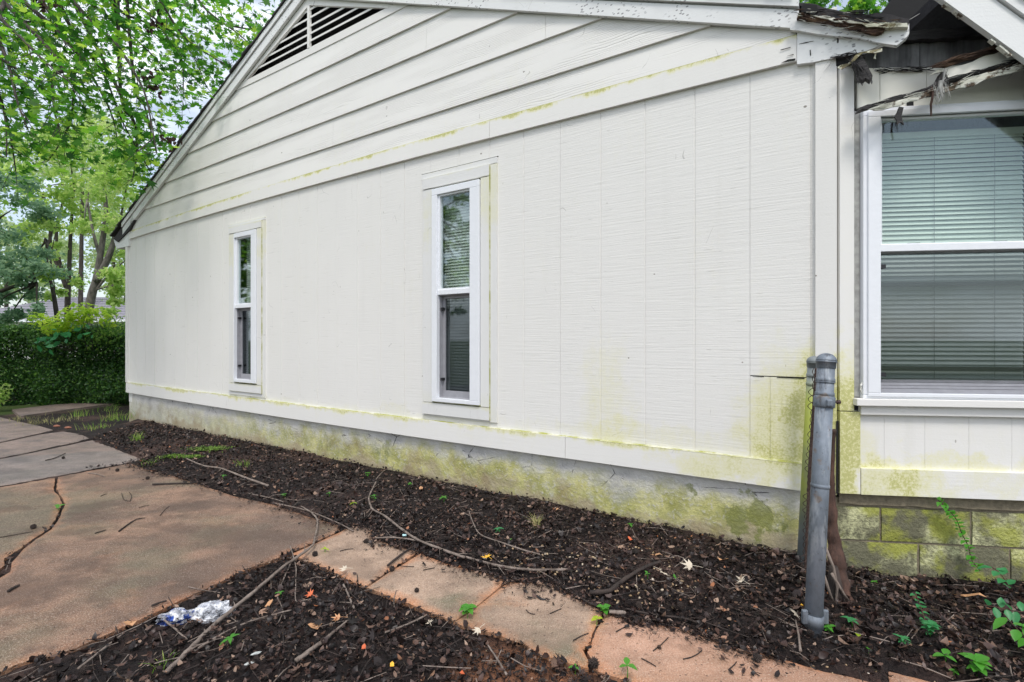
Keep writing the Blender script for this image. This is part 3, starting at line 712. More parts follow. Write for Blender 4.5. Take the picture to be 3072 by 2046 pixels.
# windows on the main wall: rectangles (s0, s1, z0, z1)
def rect(fr, xl, xr, ytl, ytr, ybl, ybr, d=0.0):
    a = P(fr, xl, ytl, d); b = P(fr, xr, ytr, d); c = P(fr, xl, ybl, d); e = P(fr, xr, ybr, d)
    return ((a[0] + c[0]) / 2, (b[0] + e[0]) / 2, (c[1] + e[1]) / 2, (a[1] + b[1]) / 2)
WIN = [dict(back=rect('m', 688, 799, 676, 650, 1181, 1193), cas=rect('m', 686, 783, 682, 660, 1171, 1182, .03), hb=P('m', 735, 692, .03)[1], sill=P('m', 735, 1152, .03)[1],
            unit=rect('m', 701, 766, 702, 686, 1145, 1151, .045), gu=rect('m', 714, 757, 718, 709, 914, 913, .02), rail=(P('m', 735, 924)[1], P('m', 735, 913)[1]), gl=rect('m', 707, 757, 924, 924, 1139, 1143, .03)),
       dict(back=rect('m', 1268, 1494, 525, 472, 1243, 1269), cas=rect('m', 1267, 1467, 538, 492, 1243, 1260, .03), hb=P('m', 1365, 549, .03)[1], sill=P('m', 1365, 1214, .03)[1],
            unit=rect('m', 1295, 1437, 567, 538, 1205, 1215, .045), gu=rect('m', 1322, 1411, 591, 571, 871, 864, .02), rail=(P('m', 1365, 883)[1], P('m', 1365, 868)[1]), gl=rect('m', 1315, 1417, 886, 880, 1198, 1205, .03))]

# grooved plywood siding, sheet by sheet, each with its four grooves cut in
gs = (PS('m', 2250) - PS('m', 1681)) / 4; s_ref = PS('m', 1681)
def cells(s0, s1, z0f, z1f, holes):
    out = [(s0, s1, None, None)]
    for (a, b, c, d) in holes:
        if b <= s0 or a >= s1: continue
        aa, bb = max(a, s0), min(b, s1); res = []
        if aa > s0 + 1e-4: res.append((s0, aa, None, None))
        res.append((aa, bb, None, c)); res.append((aa, bb, d, None))
        if bb < s1 - 1e-4: res.append((bb, s1, None, None))
        out = res
    return out
holes = [(w_['unit'][0] + .005, w_['unit'][1] - .005, w_['unit'][2] + .005, w_['unit'][3] - .005) for w_ in WIN]
def siding_sheet(a, b, zlo=None, zhi=None, grooves=None):
    mb = MB(); gsx = sorted(g_ for g_ in grooves if a + .03 < g_ < b)
    ed = [a + .0008] + [x for g_ in gsx for x in (g_ - .005, g_ + .005)] + [b - .0008]
    segs = [(ed[i], ed[i + 1], i % 2) for i in range(len(ed) - 1)]
    for (p, q, isg) in segs:
        for (c0, c1, lo, hi) in cells(p, q, None, None, holes):
            m = (c0 + c1) / 2; z0 = lo if lo is not None else (zlo or z_st(m) - .03); z1 = hi if hi is not None else (zhi or z_fb(m) + .03)
            mb.wbox(c0, c1, z0, z1, -.018, -.004 if isg else .0)
    mb.build('siding_panel', 'siding', house)
gro = [s_ref + k * gs for k in range(-27, 8)]
edges = [s_ref + k * gs * 4 for k in range(-7, 2)]
edges = [SL] + [e for e in edges if SL + .2 < e < -.1]
for a, b in zip(edges, edges[1:]): siding_sheet(a, b, grooves=gro)
zspl = P('m', 2330, 1130)[1]
siding_sheet(edges[-1], PS('m', 2446), zlo=zspl + .003, grooves=gro + [PS('m', 2431)])
siding_sheet(edges[-1], PS('m', 2446), zhi=zspl - .003, grooves=[PS('m', 2309)])

# boards
def board(name, fn0, fn1, a, b, d0, d1, mat, st=.25, cut=False, parent=house, jit=0.0):
    S = samples(a, b, st); zl = [fn0(s) for s in S]; zh = [fn1(s) for s in S]
    return MB().strip(S, zl, zh, [d0 + jit] * len(S), [d1 + jit] * len(S), -.016).build(name, mat, parent)
def joints(lo, hi, js): e = [lo] + sorted(js) + [hi]; return list(zip(e, e[1:]))
for i, (a, b) in enumerate(joints(SL, PS('m', 2411), [PS('m', 809), PS('m', 1700)])): board('skirt_board', z_sb, z_st, a + .0015, b - .0015, .024, .022, 'skirt', jit=.002 * (i % 2))
for i, (a, b) in enumerate(joints(SL + .02, PS('m', 2392), [PS('m', 588), PS('m', 671), PS('m', 1063), PS('m', 1474)])):
    S = samples(a + .0015, b - .0015); S = [s for s in S if lr(s) > z_fb(s) + .02]
    MB().strip(S, [z_fb(s) for s in S], [min(z_ft(s), rk(s) + .02) for s in S], [.026 + .003 * (i % 2)] * len(S), [.022 + .003 * (i % 2)] * len(S), -.016).build('frieze_board', 'frieze', house)
rows = [(z_ft, z_E, []), (z_E, z_D, [PS('m', 1003)]), (z_D, z_C, [PS('m', 731), PS('m', 1640)]), (z_C, z_B, [PS('m', 1283)]), (z_B, z_A, [])]
for ri, (f0, f1, js) in enumerate(rows):
    lo = SL
    while rk(lo) < f0(lo) + .004: lo += .01
    hi = -.2
    while rk(hi) < f0(hi) + .004: hi -= .01
    for (a, b) in joints(lo, hi, js):
        S = sorted(set(samples(a + .0012, b - .0012, .12)))
        mb = MB(); zl = [f0(s) + .002 for s in S]; zh = [min(f1(s) + .012, rk(s) + .025) for s in S]
        hgt = [max(1e-3, f1(s) + .012 - f0(s)) for s in S]
        D0 = .024 if ri else .020
        dh = [lerp(D0, .004, min(1, (h - l) / g_)) for h, l, g_ in zip(zh, zl, hgt)]
        mb.strip(S, zl, zh, [D0] * len(S), dh, -.016); mb.build('clapboard', 'lap', house)
# wall behind the claps (sheathing)
S = samples(SL, -.2, .2)
MB().strip(S, [z_fb(s) - .0 for s in S], [max(z_fb(s) + .001, min(rk(s) + .03, z_A(s) + .01)) for s in S], [-.02] * len(S), [-.02] * len(S), -.05).build('gable_sheathing', 'weathered_board', house)

# gable vent
VL = P('m', 738, 244); VR = P('m', 1169, 23); VA = P('m', 931, 14)
zv0 = (VL[1] + VR[1]) / 2
def vl(s): return VA[1] + (VA[0] - s) * (VL[1] - VA[1]) / (VA[0] - VL[0])
tl = (VA[1] - zv0) / (VA[0] - VL[0]); tr_ = (VA[1] - zv0) / (VR[0] - VA[0])
def xl(z): return VA[0] - (VA[1] - z) / tl
def xr(z): return VA[0] + (VA[1] - z) / tr_
a0 = xl(zv0); a1 = xr(zv0)
vent = MB()
S = samples(-6.35, VA[0], .05); S2 = samples(VA[0], -3.2, .05)
vpan = MB()
lo = SL
while rk(lo) < z_A(lo): lo += .01
hi = -1.0
while rk(hi) < z_A(hi): hi -= .01
S = [s for s in samples(lo, hi, .06)]
vpan.strip(S, [z_A(s) + .002 for s in S], [min(zv0, rk(s) + .02) for s in S], [.014] * len(S), [.014] * len(S), -.016)
# side pieces between the opening and the rakes
Ls = [(xl(zv0) , zv0), (VA[0], VA[1]), (VA[0], rk(VA[0]) + .02), (xl(zv0) - .05, lr(xl(zv0) - .05) + .02), (xl(zv0) - .3, zv0)]
ztop = rk(S_PEAK)
vpan.prism([(xl(zv0), zv0), (VA[0], VA[1]), (VA[0], ztop + .02), (lo + (zv0 - z_A(lo)) / .428, zv0)], -.016, .0135)
vpan.prism([(VA[0], VA[1]), (xr(zv0), zv0), (hi - (zv0 - z_A(hi)) / .4135, zv0), (VA[0], ztop + .02)], -.016, .0135)
vobj = vpan.build('gable_vent', 'trim', house)
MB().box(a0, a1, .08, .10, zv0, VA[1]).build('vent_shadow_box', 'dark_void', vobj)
slz = [P('m', 929, y)[1] for y in (124, 102, 80, 54, 30)]
for z in slz:
    mb = MB(); l, r = xl(z) - .01, xr(z) + .01; h = .021
    mb.v += [(l, -.004, z - h / 2), (r, -.004, z - h / 2), (r, -.004, z + h / 2), (l, -.004, z + h / 2), (l, .055, z + .045), (r, .055, z + .045), (r, .055, z + .055), (l, .055, z + .055)]
    mb.f += [(0, 1, 2, 3), (1, 0, 4, 5), (3, 2, 6, 7), (5, 4, 7, 6), (0, 3, 7, 4), (2, 1, 5, 6)]
    mb.build('louver', 'trim', vobj)
sm = PS('m', 929); MB().wbox(sm - .018, sm + .018, zv0 - .0, VA[1] - .01, -.01, .018).build('mullion', 'trim', vobj)
def beam(mb, p, q, w_, d0, d1):
    p = Vector(p); q = Vector(q); n = (q - p).normalized(); n = Vector((-n.y, n.x)) * w_ / 2
    mb.prism([tuple(p - n), tuple(q - n), tuple(q + n), tuple(p + n)], d0, d1)
for (p, q) in (((a0, zv0), VA), (VA, (a1, zv0))):
    mb = MB(); beam(mb, p, q, .025, -.01, .017); mb.build('vent_frame', 'trim', vobj)

for a, b in joints(SL + .1, PS('m', 2409), [-8.2, -6.9, -5.6, -4.6, -3.4, -2.2, -1.1]):
    S = samples(a + .002, b - .002, .04); th = [max(.0006, .004 + .006 * mnoise.noise(Vector((s * 5, 3, 0))) + .003 * mnoise.noise(Vector((s * 21, 3, 0)))) * (.4 + .6 * min(1, (s + 9.6) / 6)) for s in S]
    MB().strip(S, [z_st(s) - .001 for s in S], [z_st(s) + h_ for s, h_ in zip(S, th)], [.0235] * len(S), [.004] * len(S), .0).build('algae_crust', 'algae_line', house)
# left end
MB().wbox(SL - .012, SL + .06, z_st(SL) + .0, z_fb(SL) , -.016, .026).build('corner_board', 'trim', house)
# gable rakes: lower board, upper board, shingle edge
def rake(name, fn, a, b, z0, z1, d0, d1, mat):
    S = samples(a, b, .3); return MB().strip(S, [fn(s) + z0 for s in S], [fn(s) + z1 for s in S], [d1] * len(S), [d1] * len(S), d0).build(name, mat, house)
sp = S_PEAK; se = PS('m', 2392)
for (fn, a, b) in ((lr, SL - .05, sp), (rr, sp, se + .01)):
    rake('rake_board', fn, a, b, .0, .105, .018, .05, 'rake')
    rake('rake_groove_board', fn, a, b, .10, .118, -.02, .035, 'weathered_board')
    rake('rake_trim_board', fn, a, b - (.05 if b > 0 else 0), .118, .185, .0, .066, 'rake')
# shingles along both rakes, tab by tab
for (fn, a, b) in ((lr, SL - .45, sp), (rr, sp, se - .02)):
    s = a
    while s < b - .02:
        l = random.uniform(.13, .17); e = min(s + l, b); zj = random.uniform(-.004, .006); dj = random.uniform(.075, .10)
        mb = MB(); mb.prism([(s, fn(s) + .187 + zj), (e + .012, fn(e) + .190 + zj), (e + .012, fn(e) + .202 + zj), (s, fn(s) + .212 + zj)], -.35, dj)
        mb.build('shingle', 'shingle', house); s += l
# roof decks reaching back
for (fn, a, b) in ((lr, SL - .42, sp), (rr, sp, se)):
    mb = MB(); mb.prism([(a, fn(a) + .14), (b, fn(b) + .14), (b, fn(b) + .184), (a, fn(a) + .184)], -8.0, -.0); mb.build('roof', 'shingle', house)
# left eave return
q = [P('m', x, y, .03) for x, y in ((341, 719), (349, 746), (386, 738), (389, 690), (372, 700))]
MB().prism(q, -.3, .03).build('eave_return', 'rake', house)
q = [P('m', x, y, .05) for x, y in ((340, 716), (352, 726), (388, 690), (402, 660), (396, 640), (368, 678))]
MB().prism(q, -.2, .05).build('torn_shingle', 'shingle', house)
# body of the house behind, closed
mb = MB(); mb.box(SL, SL + .12, .02, 8, .3, 3.0); mb.box(SL, 2.6, 7.9, 8.0, -.1, 3.1); mb.box(SL, -.3, .9, 1.0, -.05, 2.9)
mb.box(SL, .2, .02, 1.0, 2.95, 3.0); mb.build('outer_wall', 'trim', house)
mb = MB(); mb.wbox(SL + .13, -.5, .3, 2.94, -.89, -.87); mb.build('interior_wall', 'interior', house)

# ---- slim windows
def frame4(mb, o, i, d0, d1):
    (a, b, c, d_), (e, f, g_, h) = o, i
    mb.wbox(a, b, c, g_, d0, d1); mb.wbox(a, b, h, d_, d0, d1); mb.wbox(a, e, g_, h, d0, d1); mb.wbox(f, b, g_, h, d0, d1)
def casing_piece(a, b, c, d_, d0, d1, parent, name='casing'):
    a += .0018; b -= .0018; c += .0018; d_ -= .0018
    S = [a, (a + b) / 2, b]; return MB().strip(S, [c] * 3, [d_] * 3, [d1] * 3, [d1] * 3, d0).build(name, 'casing', parent)
def slim_window(W):
    u = W['unit']; gu = W['gu']; gl = W['gl']; r0, r1 = W['rail']
    mb = MB(); inner = (gl[0] - .004, gu[1] + .012, gl[2] + .012, gu[3] + .015)
    frame4(mb, u, inner, .0, .048); win = mb.build('window', 'white_vinyl', house, bevel=.003)
    mb = MB(); fr = (inner[0] + .012, inner[1] - .010, r1, inner[3] - .012)
    frame4(mb, (inner[0], inner[1], r1, inner[3]), (gu[0], gu[1], r1 + .012, gu[3]), -.01, .030); mb.build('upper_sash', 'white_vinyl', win)
    MB().wbox(inner[0], inner[1], r0, r1, -.01, .036).build('meeting_rail', 'white_vinyl', win, bevel=.003)
    MB().wbox(gu[0] - .01, gu[1] + .01, r1 + .002, gu[3] + .01, .006, .010).build('upper_pane', 'reflecting_glass', win)
    mb = MB(); w0 = .055; lo_ = (inner[0], inner[1], inner[2], r0); frame4(mb, lo_, (inner[0] + .006, inner[1] - .006, inner[2] + .006, r0 - .006), -.05, .012); mb.build('jamb_track', 'grey_track', win)
    mb = MB(); frame4(mb, (inner[0] + .006, inner[1] - .006, inner[2] + .006, r0 - .004), (inner[0] + w0 * .55, inner[1] - .03, inner[2] + .06, r0 - .03), -.05, -.03); mb.build('lower_sash', 'grey_track', win)
    MB().wbox(inner[0] + .02, inner[1] - .01, inner[2] + .03, r0 - .01, -.046, -.042).build('lower_pane', 'dim_screened_glass', win)
    for zz in (r0 - .12, inner[2] + .16):
        MB().wbox(inner[0] + .004, inner[0] + .028, zz - .012, zz + .012, -.03, .006).build('screen_clip', 'black_plastic', win)
    k = W['cas']; bk = W['back']
    mb = MB(); frame4(mb, (k[0] + .002, k[1] - .002, k[2] + .002, k[3] - .002), (u[0] + .004, u[1] - .004, u[2] + .004, u[3] - .004), .0, .006); mb.build('grimy_backing', 'grime', win)
    frame4_parts = [(bk[0], bk[1], k[3] + .0, bk[3]), (k[1] - .002, bk[1], bk[2], k[3] - .001), (bk[0] + .01, k[1] - .004, bk[2], k[2] - .001)]
    for q in frame4_parts: casing_piece(*q, .0, .016, win, 'backing_board')
    casing_piece(k[0], k[1], W['hb'], k[3], .0, .034, win)
    casing_piece(k[0], k[1], k[2], W['sill'], .0, .032, win)
    casing_piece(k[0], u[0] - .004, W['sill'] + .002, W['hb'] - .002, .0, .028, win)
    casing_piece(u[1] + .004, k[1], W['sill'] + .002, W['hb'] - .002, .0, .030, win)
    for (a_, c_, e_, f_) in ((k[1] - .0015, k[1] + .004, k[2], k[3] - .004), (u[0] - .006, u[0] + .001, u[2], u[3])):
        MB().wbox(a_, c_, e_, f_, .0, .024).build('algae_caulk_line', 'algae_line', win)
    MB().wbox(u[0] - .002, u[1] + .002, u[2] - .007, u[2] + .001, .0, .037).build('algae_caulk_line', 'algae_line', win)
    return win
for W in WIN: slim_window(W)
# dark gap over the middle window head
bk = WIN[1]['back']; MB().wbox(bk[0] - .01, bk[1] + .005, bk[3] + .001, bk[3] + .007, .0, .004).build('open_seam', 'dark_void', house)
def blind(label, fr, s0, s1, z0, z1, d, pitch, cords):
    e = empty('window_blind', tuple(O), -TH if fr == 'm' else -PH); tag(e, label, 'window blind')
    me = None; z = z0 + pitch * .5; k = 0
    while z < z1 - .03:
        if me is None:
            mb = MB(); hh = pitch * .545
            mb.v += [(0, -.010, -hh), (1, -.010, -hh), (1, -.002, 0), (0, -.002, 0), (1, .004, hh * .9), (0, .004, hh * .9)]; mb.f += [(0, 1, 2, 3), (3, 2, 4, 5)]
            o = mb.build('slat', 'blind', e); me = o.data
        else:
            o = bpy.data.objects.new('slat', me); COL.objects.link(o); o.parent = e
        o.location = (s0, -d, z); o.scale = (s1 - s0, 1, 1); o.rotation_euler = (random.uniform(-.10, .10), random.uniform(-.0012, .0012), 0); z += pitch; k += 1
    MB().box(s0, s1, -d - .02, -d + .01, z1 - .035, z1).build('head_rail', 'blind', e)
    MB().box(s0, s1, -d - .01, -d + .01, z0 - .02, z0 - .005).build('bottom_rail', 'blind', e)
    for c in cords: MB().tube([(c, -d - .013, z0 - .01), (c, -d - .013, z1)], .0012, 5).build('cord', 'grey_track', e)
    return e
for W, lab in zip(WIN, ('narrow pale blind behind the far left slim window', 'narrow pale blind behind the slim window in the middle of the gable wall')):
    u = W['unit']; blind(lab, 'm', u[0] + .02, u[1] - .01, u[2] + .05, u[3] - .02, -.11, .0262, [])

# ---- right corner boards, in the main plane and on the right wall
cb = P('m', 2478, 1478)[1]
MB().wbox(PS('m', 2446), -.002, cb, P('m', 2478, 168)[1] + .25, -.016, .020).build('corner_board', 'corner', house, bevel=.002)
MB().wbox(PS('m', 2409) + .002, PS('m', 2444), cb + .0, z_st(-.2) - .0, -.016, .012).build('corner_filler', 'corner', house)
R = lambda x, y, d=0.0: P('r', x, y, d)
def rbox(name, x0, x1, ya, yb, d0, d1, mat, d=0.0, parent=house, bevel=0.002, xref=None):
    s0 = PS('r', x0, d); s1 = PS('r', x1, d); xm = xref or (x0 + min(x1, 3072)) / 2
    z1 = R(xm, ya, d)[1]; z0 = R(xm, yb, d)[1]
    return MB().wbox(s0, s1, z0, z1, d0, d1).build(name, mat, parent, bevel=bevel, mw=MR if parent is house else None)
rbox('corner_board', 2514, 2557, 340 - 150, 1231, -.016, .020, 'corner', xref=2530)
rbox('corner_board', 2514, 2575, 1234, 1478, -.016, .022, 'corner', xref=2540)
rbox('jamb_board', 2559, 2577, 335, 1190, -.016, .010, 'weathered_board', xref=2565)
rbox('gap_filler', 2577, 2584, 335, 1190, -.016, .004, 'dark_void', xref=2580, bevel=0)
rbox('brick_mould', 2584, 2592, 335, 1190, -.016, .014, 'casing', xref=2588)
# siding below the window
zb = R(2800, 1246)[1]; zk = R(2800, 1408)[1]; zkb = R(2800, 1489)[1]
for a, b in ((2577, 2651.5), (2652.2, 2773.5), (2774.2, 2905.5), (2906.2, 3034.3), (3035, 3600)):
    MB().wbox(PS('r', a), PS('r', b), zk - .02, zb + .02, -.016, .002).build('siding_panel', 'siding_r', house, mw=MR)
MB().wbox(.02, 2.6, zk - .02, zb + .02, -.03, -.004).build('sheathing', 'weathered_board', house, mw=MR)
MB().wbox(PS('r', 2577), 2.6, zkb, zk, -.016, .022).build('skirt_board', 'skirt_r', house, bevel=.002, mw=MR)
# big window
zt_o = (R(2592, 335)[1] + R(3072, 306)[1]) / 2; zt_g = (R(2644, 367)[1] + R(3072, 344)[1]) / 2
zr1 = (R(2642, 736)[1] + R(3072, 728)[1]) / 2; zr0 = (R(2642, 758)[1] + R(3072, 750)[1]) / 2
zg_b = (R(2645, 1139)[1] + R(3060, 1141)[1]) / 2; zg_l = (R(2645, 1173)[1] + R(3060, 1176)[1]) / 2; zu_b = (R(2600, 1193)[1] + R(3072, 1200)[1]) / 2
u0 = PS('r', 2593, .05); g0 = PS('r', 2648, .03); u1 = 1.42; g1 = u1 - (g0 - u0)
mb = MB(); frame4(mb, (u0, u1, zu_b, zt_o), (g0 - .035, g1 + .035, zg_l - .02, zt_g + .022), .0, .040)
bigw = mb.build('window', 'white_vinyl', house, bevel=.004, mw=MR)
mb = MB(); frame4(mb, (u0 + .02, u1 - .02, zu_b + .012, zt_o - .02), (g0 - .02, g1 + .02, zg_l - .008, zt_g + .012), .035, .052); mb.build('outer_frame', 'white_vinyl', bigw, bevel=.003)
mb = MB(); frame4(mb, (g0 - .02, g1 + .02, zr1, zt_g + .012), (g0, g1, zr1 + .005, zt_g), -.01, .024); mb.build('upper_sash', 'white_vinyl', bigw)
MB().wbox(g0 - .03, g1 + .02, zr0, zr1, -.01, .040).build('meeting_rail', 'white_vinyl', bigw, bevel=.003)
MB().wbox(g0 - .01, g1 + .01, zr1, zt_g + .01, .004, .008).build('upper_pane', 'glass', bigw)
MB().wbox(g0 - .01, g1 + .01, zg_b - .02, zr0, -.030, -.026).build('lower_pane', 'screened_glass', bigw)
mb = MB(); frame4(mb, (g0 - .022, g1 + .02, zg_l - .01, zr0), (g0 - .012, g1 + .01, zg_l, zr0 - .004), -.05, .022); mb.build('jamb_track', 'grey_track', bigw)
mb = MB()
for k in range(4): mb.wbox(g0 - .01, g1 + .01, zg_l + .016 * k - .002, zg_l + .016 * k + .012, -.045, .010 - .012 * k)
mb.build('bottom_track', 'grey_track', bigw)
for y in (846, 1108):
    z = R(2850, y)[1]; MB().wbox(g0, g1, z - .012, z + .010, -.10, -.085).build('inner_rail', 'interior', bigw)
for y in (799, 1123):
    z = R(2655, y)[1]; MB().wbox(g0 - .008, g0 + .030, z - .012, z + .010, -.02, .006).build('screen_clip', 'black_plastic', bigw)
for xx in (2735, 2994):
    s = PS('r', xx); z = zr1; mb = MB(); mb.wbox(s - .03, s + .03, z, z + .008, -.0, .02); mb.build('sash_lock', 'black_plastic', bigw)
zs1 = R(2800, 1196)[1]; zs0 = R(2800, 1217)[1]
MB().wbox(PS('r', 2571, .06), 1.6, zs0, zs1, .0, .062).build('sill', 'trim', bigw, bevel=.003)
MB().wbox(PS('r', 2583, .03), 1.6, zb, zs0 - .001, .0, .032).build('apron', 'trim', bigw, bevel=.003)
blind('wide pale green slatted blind behind the large right window', 'r', g0 - .03, g0 + .445 * 1.0 + .36, zg_b + .0, zt_g - .02, -.13, .0265, [PS('r', 2802, -.12), PS('r', 2983, -.12)])
# room behind the large window
mb = MB(); mb.wbox(.03, 2.2, .3, 2.6, -.9, -.88); mb.wbox(.03, 2.2, .28, .3, -.9, -.05); mb.wbox(.03, .05, .3, 2.6, -.9, -.05); mb.wbox(2.2, 2.22, .3, 2.6, -.9, -.05); mb.build('interior_wall', 'interior', house, mw=MR)

# ---- upper part over the large window, and the rotten eave corner
def Z3(x, y): return (2048 + x * .435, y * .435)       # coordinates noted on the enlarged crop
def zp(l): return [Z3(*p) for p in l]
def rpoly(name, l, d, th, mat, parent=house, fr='r', bevel=0.0, jag=0.0):
    pts = [P(fr, *Z3(*p), d) for p in l]
    if jag:
        q = []
        for i in range(len(pts)):
            a, b = pts[i], pts[(i + 1) % len(pts)]; L = math.hypot(a[0] - b[0], a[1] - b[1]); k = max(1, int(L / .035))
            for j in range(k):
                t_ = j / k; q.append((lerp(a[0], b[0], t_) + random.uniform(-jag, jag) * (j > 0), lerp(a[1], b[1], t_) + random.uniform(-jag, jag) * (j > 0)))
        pts = q
    mb = MB(); mb.prism(pts, d - th, d)
    return mb.build(name, mat, parent, bevel=bevel, mw=MR if fr == 'r' else None)
rpoly('upper_siding', [(1205, 470), (1358, 470), (1358, 700), (1205, 745)], .0, .02, 'upper_r')
rpoly('upper_siding', [(1363, 465), (1680, 470), (1680, 770), (1363, 700)], .0, .02, 'upper_r')
rpoly('upper_siding', [(1684, 465), (2600, 400), (2600, 640), (1684, 760)], .0, .02, 'upper_r')
rpoly('header_board', [(1600, 690), (2600, 585), (2600, 705), (1260, 775), (1350, 740)], .012, .02, 'upper_r')
rpoly('sheathing_panel', [(1060, 290), (1632, 275), (1632, 476), (1060, 490)], -.01, .02, 'plywood')
rpoly('sheathing_panel', [(1640, 270), (2600, 200), (2600, 440), (1640, 480)], -.012, .02, 'plywood')
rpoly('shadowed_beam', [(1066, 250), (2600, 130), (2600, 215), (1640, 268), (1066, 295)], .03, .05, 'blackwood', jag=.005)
# roof deck over the right part, near-black sheet stands in for the shade beneath
rpoly('eave_shade_sheet', [(1440, -120), (1440, 0), (1370, 90), (1230, 105), (1050, 100), (1000, 260), (3000, 200), (3000, -900), (1440, -400)], -.25, .03, 'dark_void')
pr0 = P('r', 2831, 0, .22); pr1 = P('r', 3072, 174, .22); sl = (pr1[1] - pr0[1]) / (pr1[0] - pr0[0])
def pf(s): return pr0[1] + sl * (s - pr0[0])
sA = pr0[0] - .25; sB = pr1[0] + .8
hb_ = P('r', 2992, 0, .22); wv = hb_[1] - pf(hb_[0])
def strip_r(name, z0, z1, d0, d1, mat, a=sA, b=sB):
    S = samples(a, b, .2); return MB().strip(S, [pf(s) + z0 for s in S], [pf(s) + z1 for s in S], [d1] * len(S), [d1] * len(S), d0).build(name, mat, house, mw=MR)
strip_r('rake_board', .0, wv - .006, .19, .22, 'rake')
strip_r('rake_trim_board', wv + .004, wv + .075, .18, .237, 'rake')
strip_r('roof', wv + .03, wv + .10, -2.5, .20, 'shingle', a=pr0[0] + .12)
strip_r('shingle_edge', wv + .08, wv + .115, .1, .26, 'shingle')
# hanging strip under the rake
for (a, b) in (((1810, 20), (1870, 55)), ((1885, 65), (1935, 110)), ((2130, 265), (2165, 290)), ((2190, 310), (2275, 378))):
    p = P('r', *Z3(*a), .215); q = P('r', *Z3(*b), .215); mb = MB(); beam(mb, p, q, .008, .19, .212); mb.build('peeling_strip', 'peel', house, mw=MR)
# torn soffit pieces
rpoly('torn_soffit', [(1700, 522), (1760, 478), (1830, 470), (1900, 455), (2200, 350), (2420, 300), (2600, 300), (2600, 380), (2354, 405), (2110, 460), (2060, 490), (1900, 515), (1830, 535), (1810, 490), (1740, 505)], .14, .012, 'upper_r', jag=.005)
rpoly('rotten_rail', [(1740, 455), (1790, 425), (1880, 398), (2080, 350), (2190, 318), (2330, 300), (2330, 330), (2200, 345), (2080, 378), (1900, 432), (1830, 455)], .15, .02, 'rotten', jag=.007)
rpoly('rotten_rail', [(1212, 770), (1225, 740), (1400, 690), (1600, 630), (1690, 600), (1760, 560), (1790, 500), (1812, 480), (1805, 560), (1760, 620), (1620, 655), (1450, 700), (1320, 735)], .14, .035, 'blackwood', jag=.007)
rpoly('torn_trim_strip', [(1300, 750), (1440, 705), (1600, 655), (1720, 620), (1900, 570), (2100, 500), (2380, 425), (2600, 360), (2600, 405), (2400, 455), (2200, 515), (1960, 600), (1800, 640), (1620, 690), (1450, 735), (1330, 758)], .16, .012, 'peel', jag=.007)
rpoly('gap_shade_strip', [(1810, 560), (2000, 500), (2150, 455), (2354, 415), (2600, 340), (2600, 365), (2354, 435), (2100, 510), (1900, 570), (1780, 610)], .11, .03, 'blackwood', jag=.005)  # black strip standing in for the shade in the soffit gap
rpoly('dark_notch', [(1548, 700), (1592, 690), (1594, 748), (1550, 750)], .02, .004, 'dark_void')
# hanging scraps
def scrap(l, d, mat, r=.006, name='hanging_scrap', fr='r'):
    pts = []
    for i, p in enumerate(l):
        s, z = P(fr, *Z3(*p), d); pts.append((s, -d + random.uniform(-.006, .006), z))
    mb = MB(); mb.tube(pts, [r * (1 - .5 * k / (len(pts) - 1)) * random.uniform(.7, 1.3) for k in range(len(pts))], 6)
    return mb.build(name, mat, house, mw=MR if fr == 'r' else None)
rpoly('hanging_scrap', [(1495, 735), (1525, 740), (1515, 780), (1510, 805), (1528, 860), (1505, 840), (1482, 862), (1478, 830), (1462, 805), (1480, 775)], .17, .008, 'blackwood', jag=.002)
scrap([(1720, 600), (1722, 660), (1712, 720), (1718, 795)], .17, 'vine_bark', .008)
scrap([(1775, 560), (1770, 610), (1780, 660), (1772, 700)], .25, 'weathered_board', .006)
scrap([(1805, 480), (1800, 540), (1790, 590), (1796, 640)], .25, 'weathered_board', .005)
scrap([(1760, 600), (1755, 640), (1765, 680)], .25, 'weathered_board', .004)
# cornice end board in the main plane
def mpoly(name, l, d, th, mat, **k): return rpoly(name, l, d, th, mat, fr='m', **k)
mpoly('cornice_board', [(790, 212), (900, 232), (1040, 250), (1200, 262), (1390, 300), (1240, 362), (1100, 388), (900, 428), (788, 442)], .030, .03, 'rake')
mpoly('cornice_board', [(752, 140), (800, 134), (960, 150), (1100, 190), (1240, 215), (1340, 240), (1375, 222), (1390, 195), (1420, 190), (1552, 186), (1562, 160), (1563, 228), (1545, 258), (1510, 286), (1478, 312), (1420, 305), (1360, 295), (1200, 258), (1040, 246), (900, 228), (800, 210), (740, 205)], .055, .03, 'rake', jag=.002)
mpoly('rotten_rail', [(786, 130), (800, 88), (840, 84), (880, 100), (930, 112), (1050, 128), (1200, 146), (1330, 168), (1400, 190), (1375, 225), (1340, 238), (1240, 215), (1100, 182), (960, 150), (860, 138)], .075, .06, 'rotten', jag=.007)
mpoly('splintered_edge', [(880, 100), (1000, 116), (1140, 138), (1330, 160), (1548, 158), (1555, 185), (1420, 192), (1330, 182), (1180, 160), (1000, 130)], .085, .05, 'peel', jag=.007)
mpoly('bent_shingle', [(690, 0), (760, 12), (925, 30), (1010, 60), (1100, 78), (1230, 92), (1400, 95), (1562, 130), (1562, 158), (1400, 160), (1230, 148), (1050, 126), (900, 100), (850, 84), (815, 84), (822, 40), (700, 20)], .03, .30, 'shingle', jag=.005)
mpoly('roof_tar_paper', [(820, 42), (850, 26), (925, 36), (935, 75), (905, 100), (850, 84), (815, 84)], .09, .02, 'dark_void', jag=.005)
mpoly('dark_notch', [(1056, 400), (1100, 385), (1200, 372), (1260, 400), (1190, 452), (1100, 445), (1058, 455)], .022, .004, 'dark_void')
